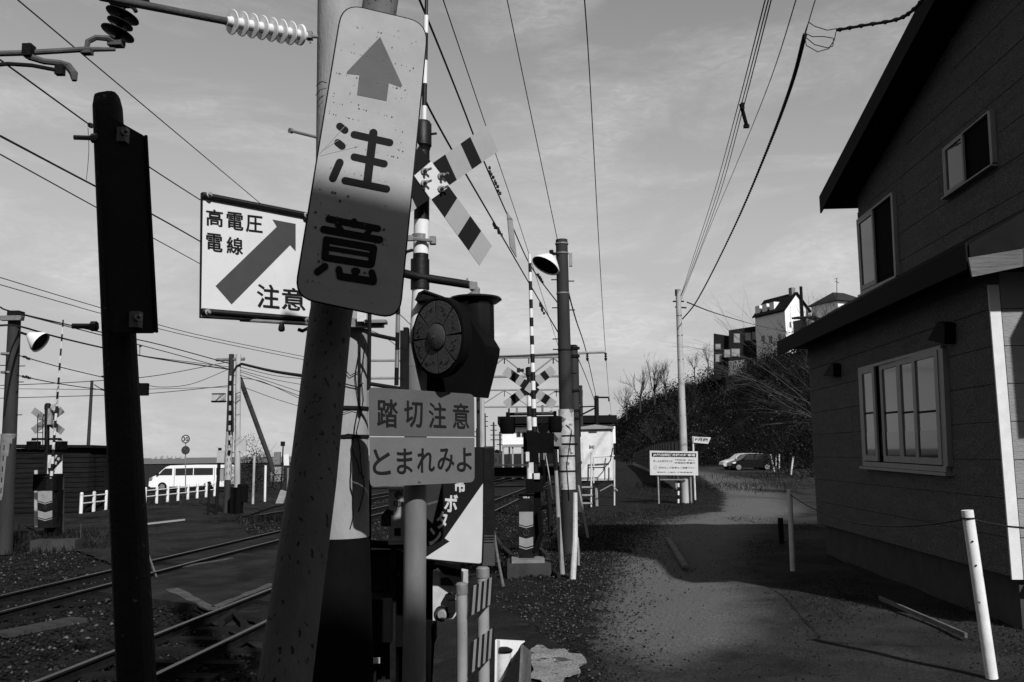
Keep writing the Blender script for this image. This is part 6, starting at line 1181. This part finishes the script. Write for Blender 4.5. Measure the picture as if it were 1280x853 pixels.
mb = MB(); mb.box(P(179.5, 487, 30), (.3, .2, .42)); mb.build('cable_box', M_blackm, None, label='black square box hung on the wires right of the far left post', cat='junction box')
mb = MB(); mb.path([P(175, 443 - 11, 30), P(174.6, 445, 30)], .012, 5); mb.lathe(P(175.5, 432.5, 30), (0, 0, 1), [(.04, -.04), (.05, 0), (.02, .04)], 8); mb.build('wire_hanger', M_dark, None, label='tiny hanger with a round knob between wires at left', cat='wire hanger')
wire([(302, 455, 36), (340, 464, 30), (386, 471, 24)], 'thick ribbed cable running right from the double poles', .034, n=8, twist=.32, cat='cable')
wire([(300, 459, 36), (345, 470, 38), (386, 474, 40)], 'first thin wire below the ribbed cable', .015); wire([(300, 463, 36), (345, 475, 38), (384, 482, 40)], 'second thin wire below the ribbed cable', .013); wire([(300, 465, 36), (345, 480, 38), (384, 493, 40)], 'third thin wire below the ribbed cable', .013); wire([(300, 469, 36), (345, 484, 38), (384, 499, 40)], 'fourth thin wire below the ribbed cable', .015); wire([(300, 473, 36), (330, 478, 38), (384, 503, 40)], 'fifth thin wire below the ribbed cable', .013); wire([(304, 484, 36), (345, 499, 38), (384, 511, 40)], 'lowest thin wire right of the double poles', .012)
wire([(458, 411, 30), (480, 421, 30), (500, 436, 30)], 'short wire glimpsed between the mast and the signal', .012); wire([(478, 378, 20), (498, 392, 21), (515, 408, 22)], 'thin wire passing behind the round disc', .01)
# centre bundle
wire([(512, -30, 8), (550, 62, 10), (577, 130, 12), (605, 202, 14), (637, 275, 17), (663, 332, 19), (698, 380, 17.5)], 'knotted messenger wire sloping past the near crossbuck to the centre pole', .013, beads=((618, 226, 15, (14, 32)), (675, 348, 19, (6, 10))))
wire([(480, 0, 7), (524, 110, 9), (564, 186, 11), (615, 274, 14), (663, 357, 19), (697, 415, 17.5)], 'thick second wire sloping behind the near crossbuck', .013, beads=((622, 287, 14.5, (9, 13)), (677, 385, 18, (5, 12))))
wire([(554, 0, 10), (598, 130, 14), (652, 289, 22), (700, 440, 34)], 'hair thin wire just right of the near crossbuck', .008)
wire([(634, 0, 12), (661, 130, 14), (680, 220, 16), (697, 301, 17.5)], 'thin wire running to the top of the centre pole', .008)
wire([(730, -10, 12), (738, 110, 17), (750, 330, 26), (757, 441, 38), (762, 500, 60), (768, 545, 90)], 'thin near vertical wire right of the centre pole', .011)
wire([(709, 360, 20), (720, 400, 26), (734, 445, 38), (748, 510, 60)], 'thin wire falling to the left insulator beside the centre pole', .02); wire([(722, 447, 38), (735, 478, 50), (748, 515, 70)], 'thin wire falling from the slim dark pole to the station', .02)
mb = MB(); fpp = Plane(P(639, 292, 16.5), Vector((.8, -.6, 0))); fpp.poly(mb, [(633, 265), (640, 275), (645, 322), (637, 309)], 0, .02); mb.build('hanging_tag', M_greyp, None, label='narrow grey plate hung on the wires left of the centre lamp', cat='plate')
# right bundle
for k, (dx, l) in enumerate(((-4, 'leftmost line of the bundle falling to the pale pole'), (0, 'second line of the bundle falling to the pale pole'), (3.5, 'third line of the bundle falling to the pale pole'))):
    wire([(963 + dx, -10, 10), (927 + dx, 130, 16), (897 + dx, 240, 24), (868 + dx * .6, 325, 32), (849, 376, 38)], l, .009, group=None)
wire([(998, -10, 10), (963, 100, 15), (925, 195, 22), (885, 290, 30), (851, 376, 38)], 'loose single line right of the bundle', .008)
mb = MB(); mb.box(P(928, 133, 16), (.06, .08, .12)); mb.path([P(926, 130, 16), P(934, 160, 16.2)], .035, 6); mb.box(P(933, 158, 16.2), (.1, .08, .06)); mb.build('cable_spacer', M_dark, None, label='black clamp joining the right wire bundle halfway up', cat='clamp')
wire([(1022, -10, 9), (1011, 27, 9.6), (1007, 42, 10)], 'thin upper end of the house service cable', .006)
wire([(1006, 44, 10), (988, 110, 12), (958, 190, 16), (922, 275, 22), (888, 345, 30), (868, 381, 35), (853, 399, 38)], 'thick twisted service cable sagging to the pale pole', .018, n=8, twist=.16, cat='cable')
wire([(1160, -8, 8.6), (1140, 14, 9), (1120, 25, 9.2), (1080, 32, 9.5), (1046, 38, 9.8)], 'thick twisted service cable reaching the house roof', .017, n=8, twist=.12, cat='cable')
mb = MB()
for pp in (((1007, 42), (1015, 46), (1030, 46), (1041, 48)), ((1006, 46), (1008, 57), (1022, 65), (1036, 61), (1043, 50), (1045, 40)), ((1011, 28), (1018, 33), (1034, 38), (1046, 36)), ((1006, 46), (1018, 56), (1034, 60), (1041, 58), (1042, 48)), ((1010, 30), (1007, 38), (1006, 45))): mb.path([P(x, y, 9.9) for x, y in pp], .006, 5)
mb.build('cable_splice', M_cable, None, label='looped splice joining the house service cable at top right', cat='cable splice')
wire([(859, 378, 38), (905, 395, 60), (955, 409, 120), (990, 416, 160)], 'thin line from the pale pole to the hill houses', .03)
wire([(440, 460, 45), (520, 470, 46)], 'hidden low wire behind the mast', .012) if False else None
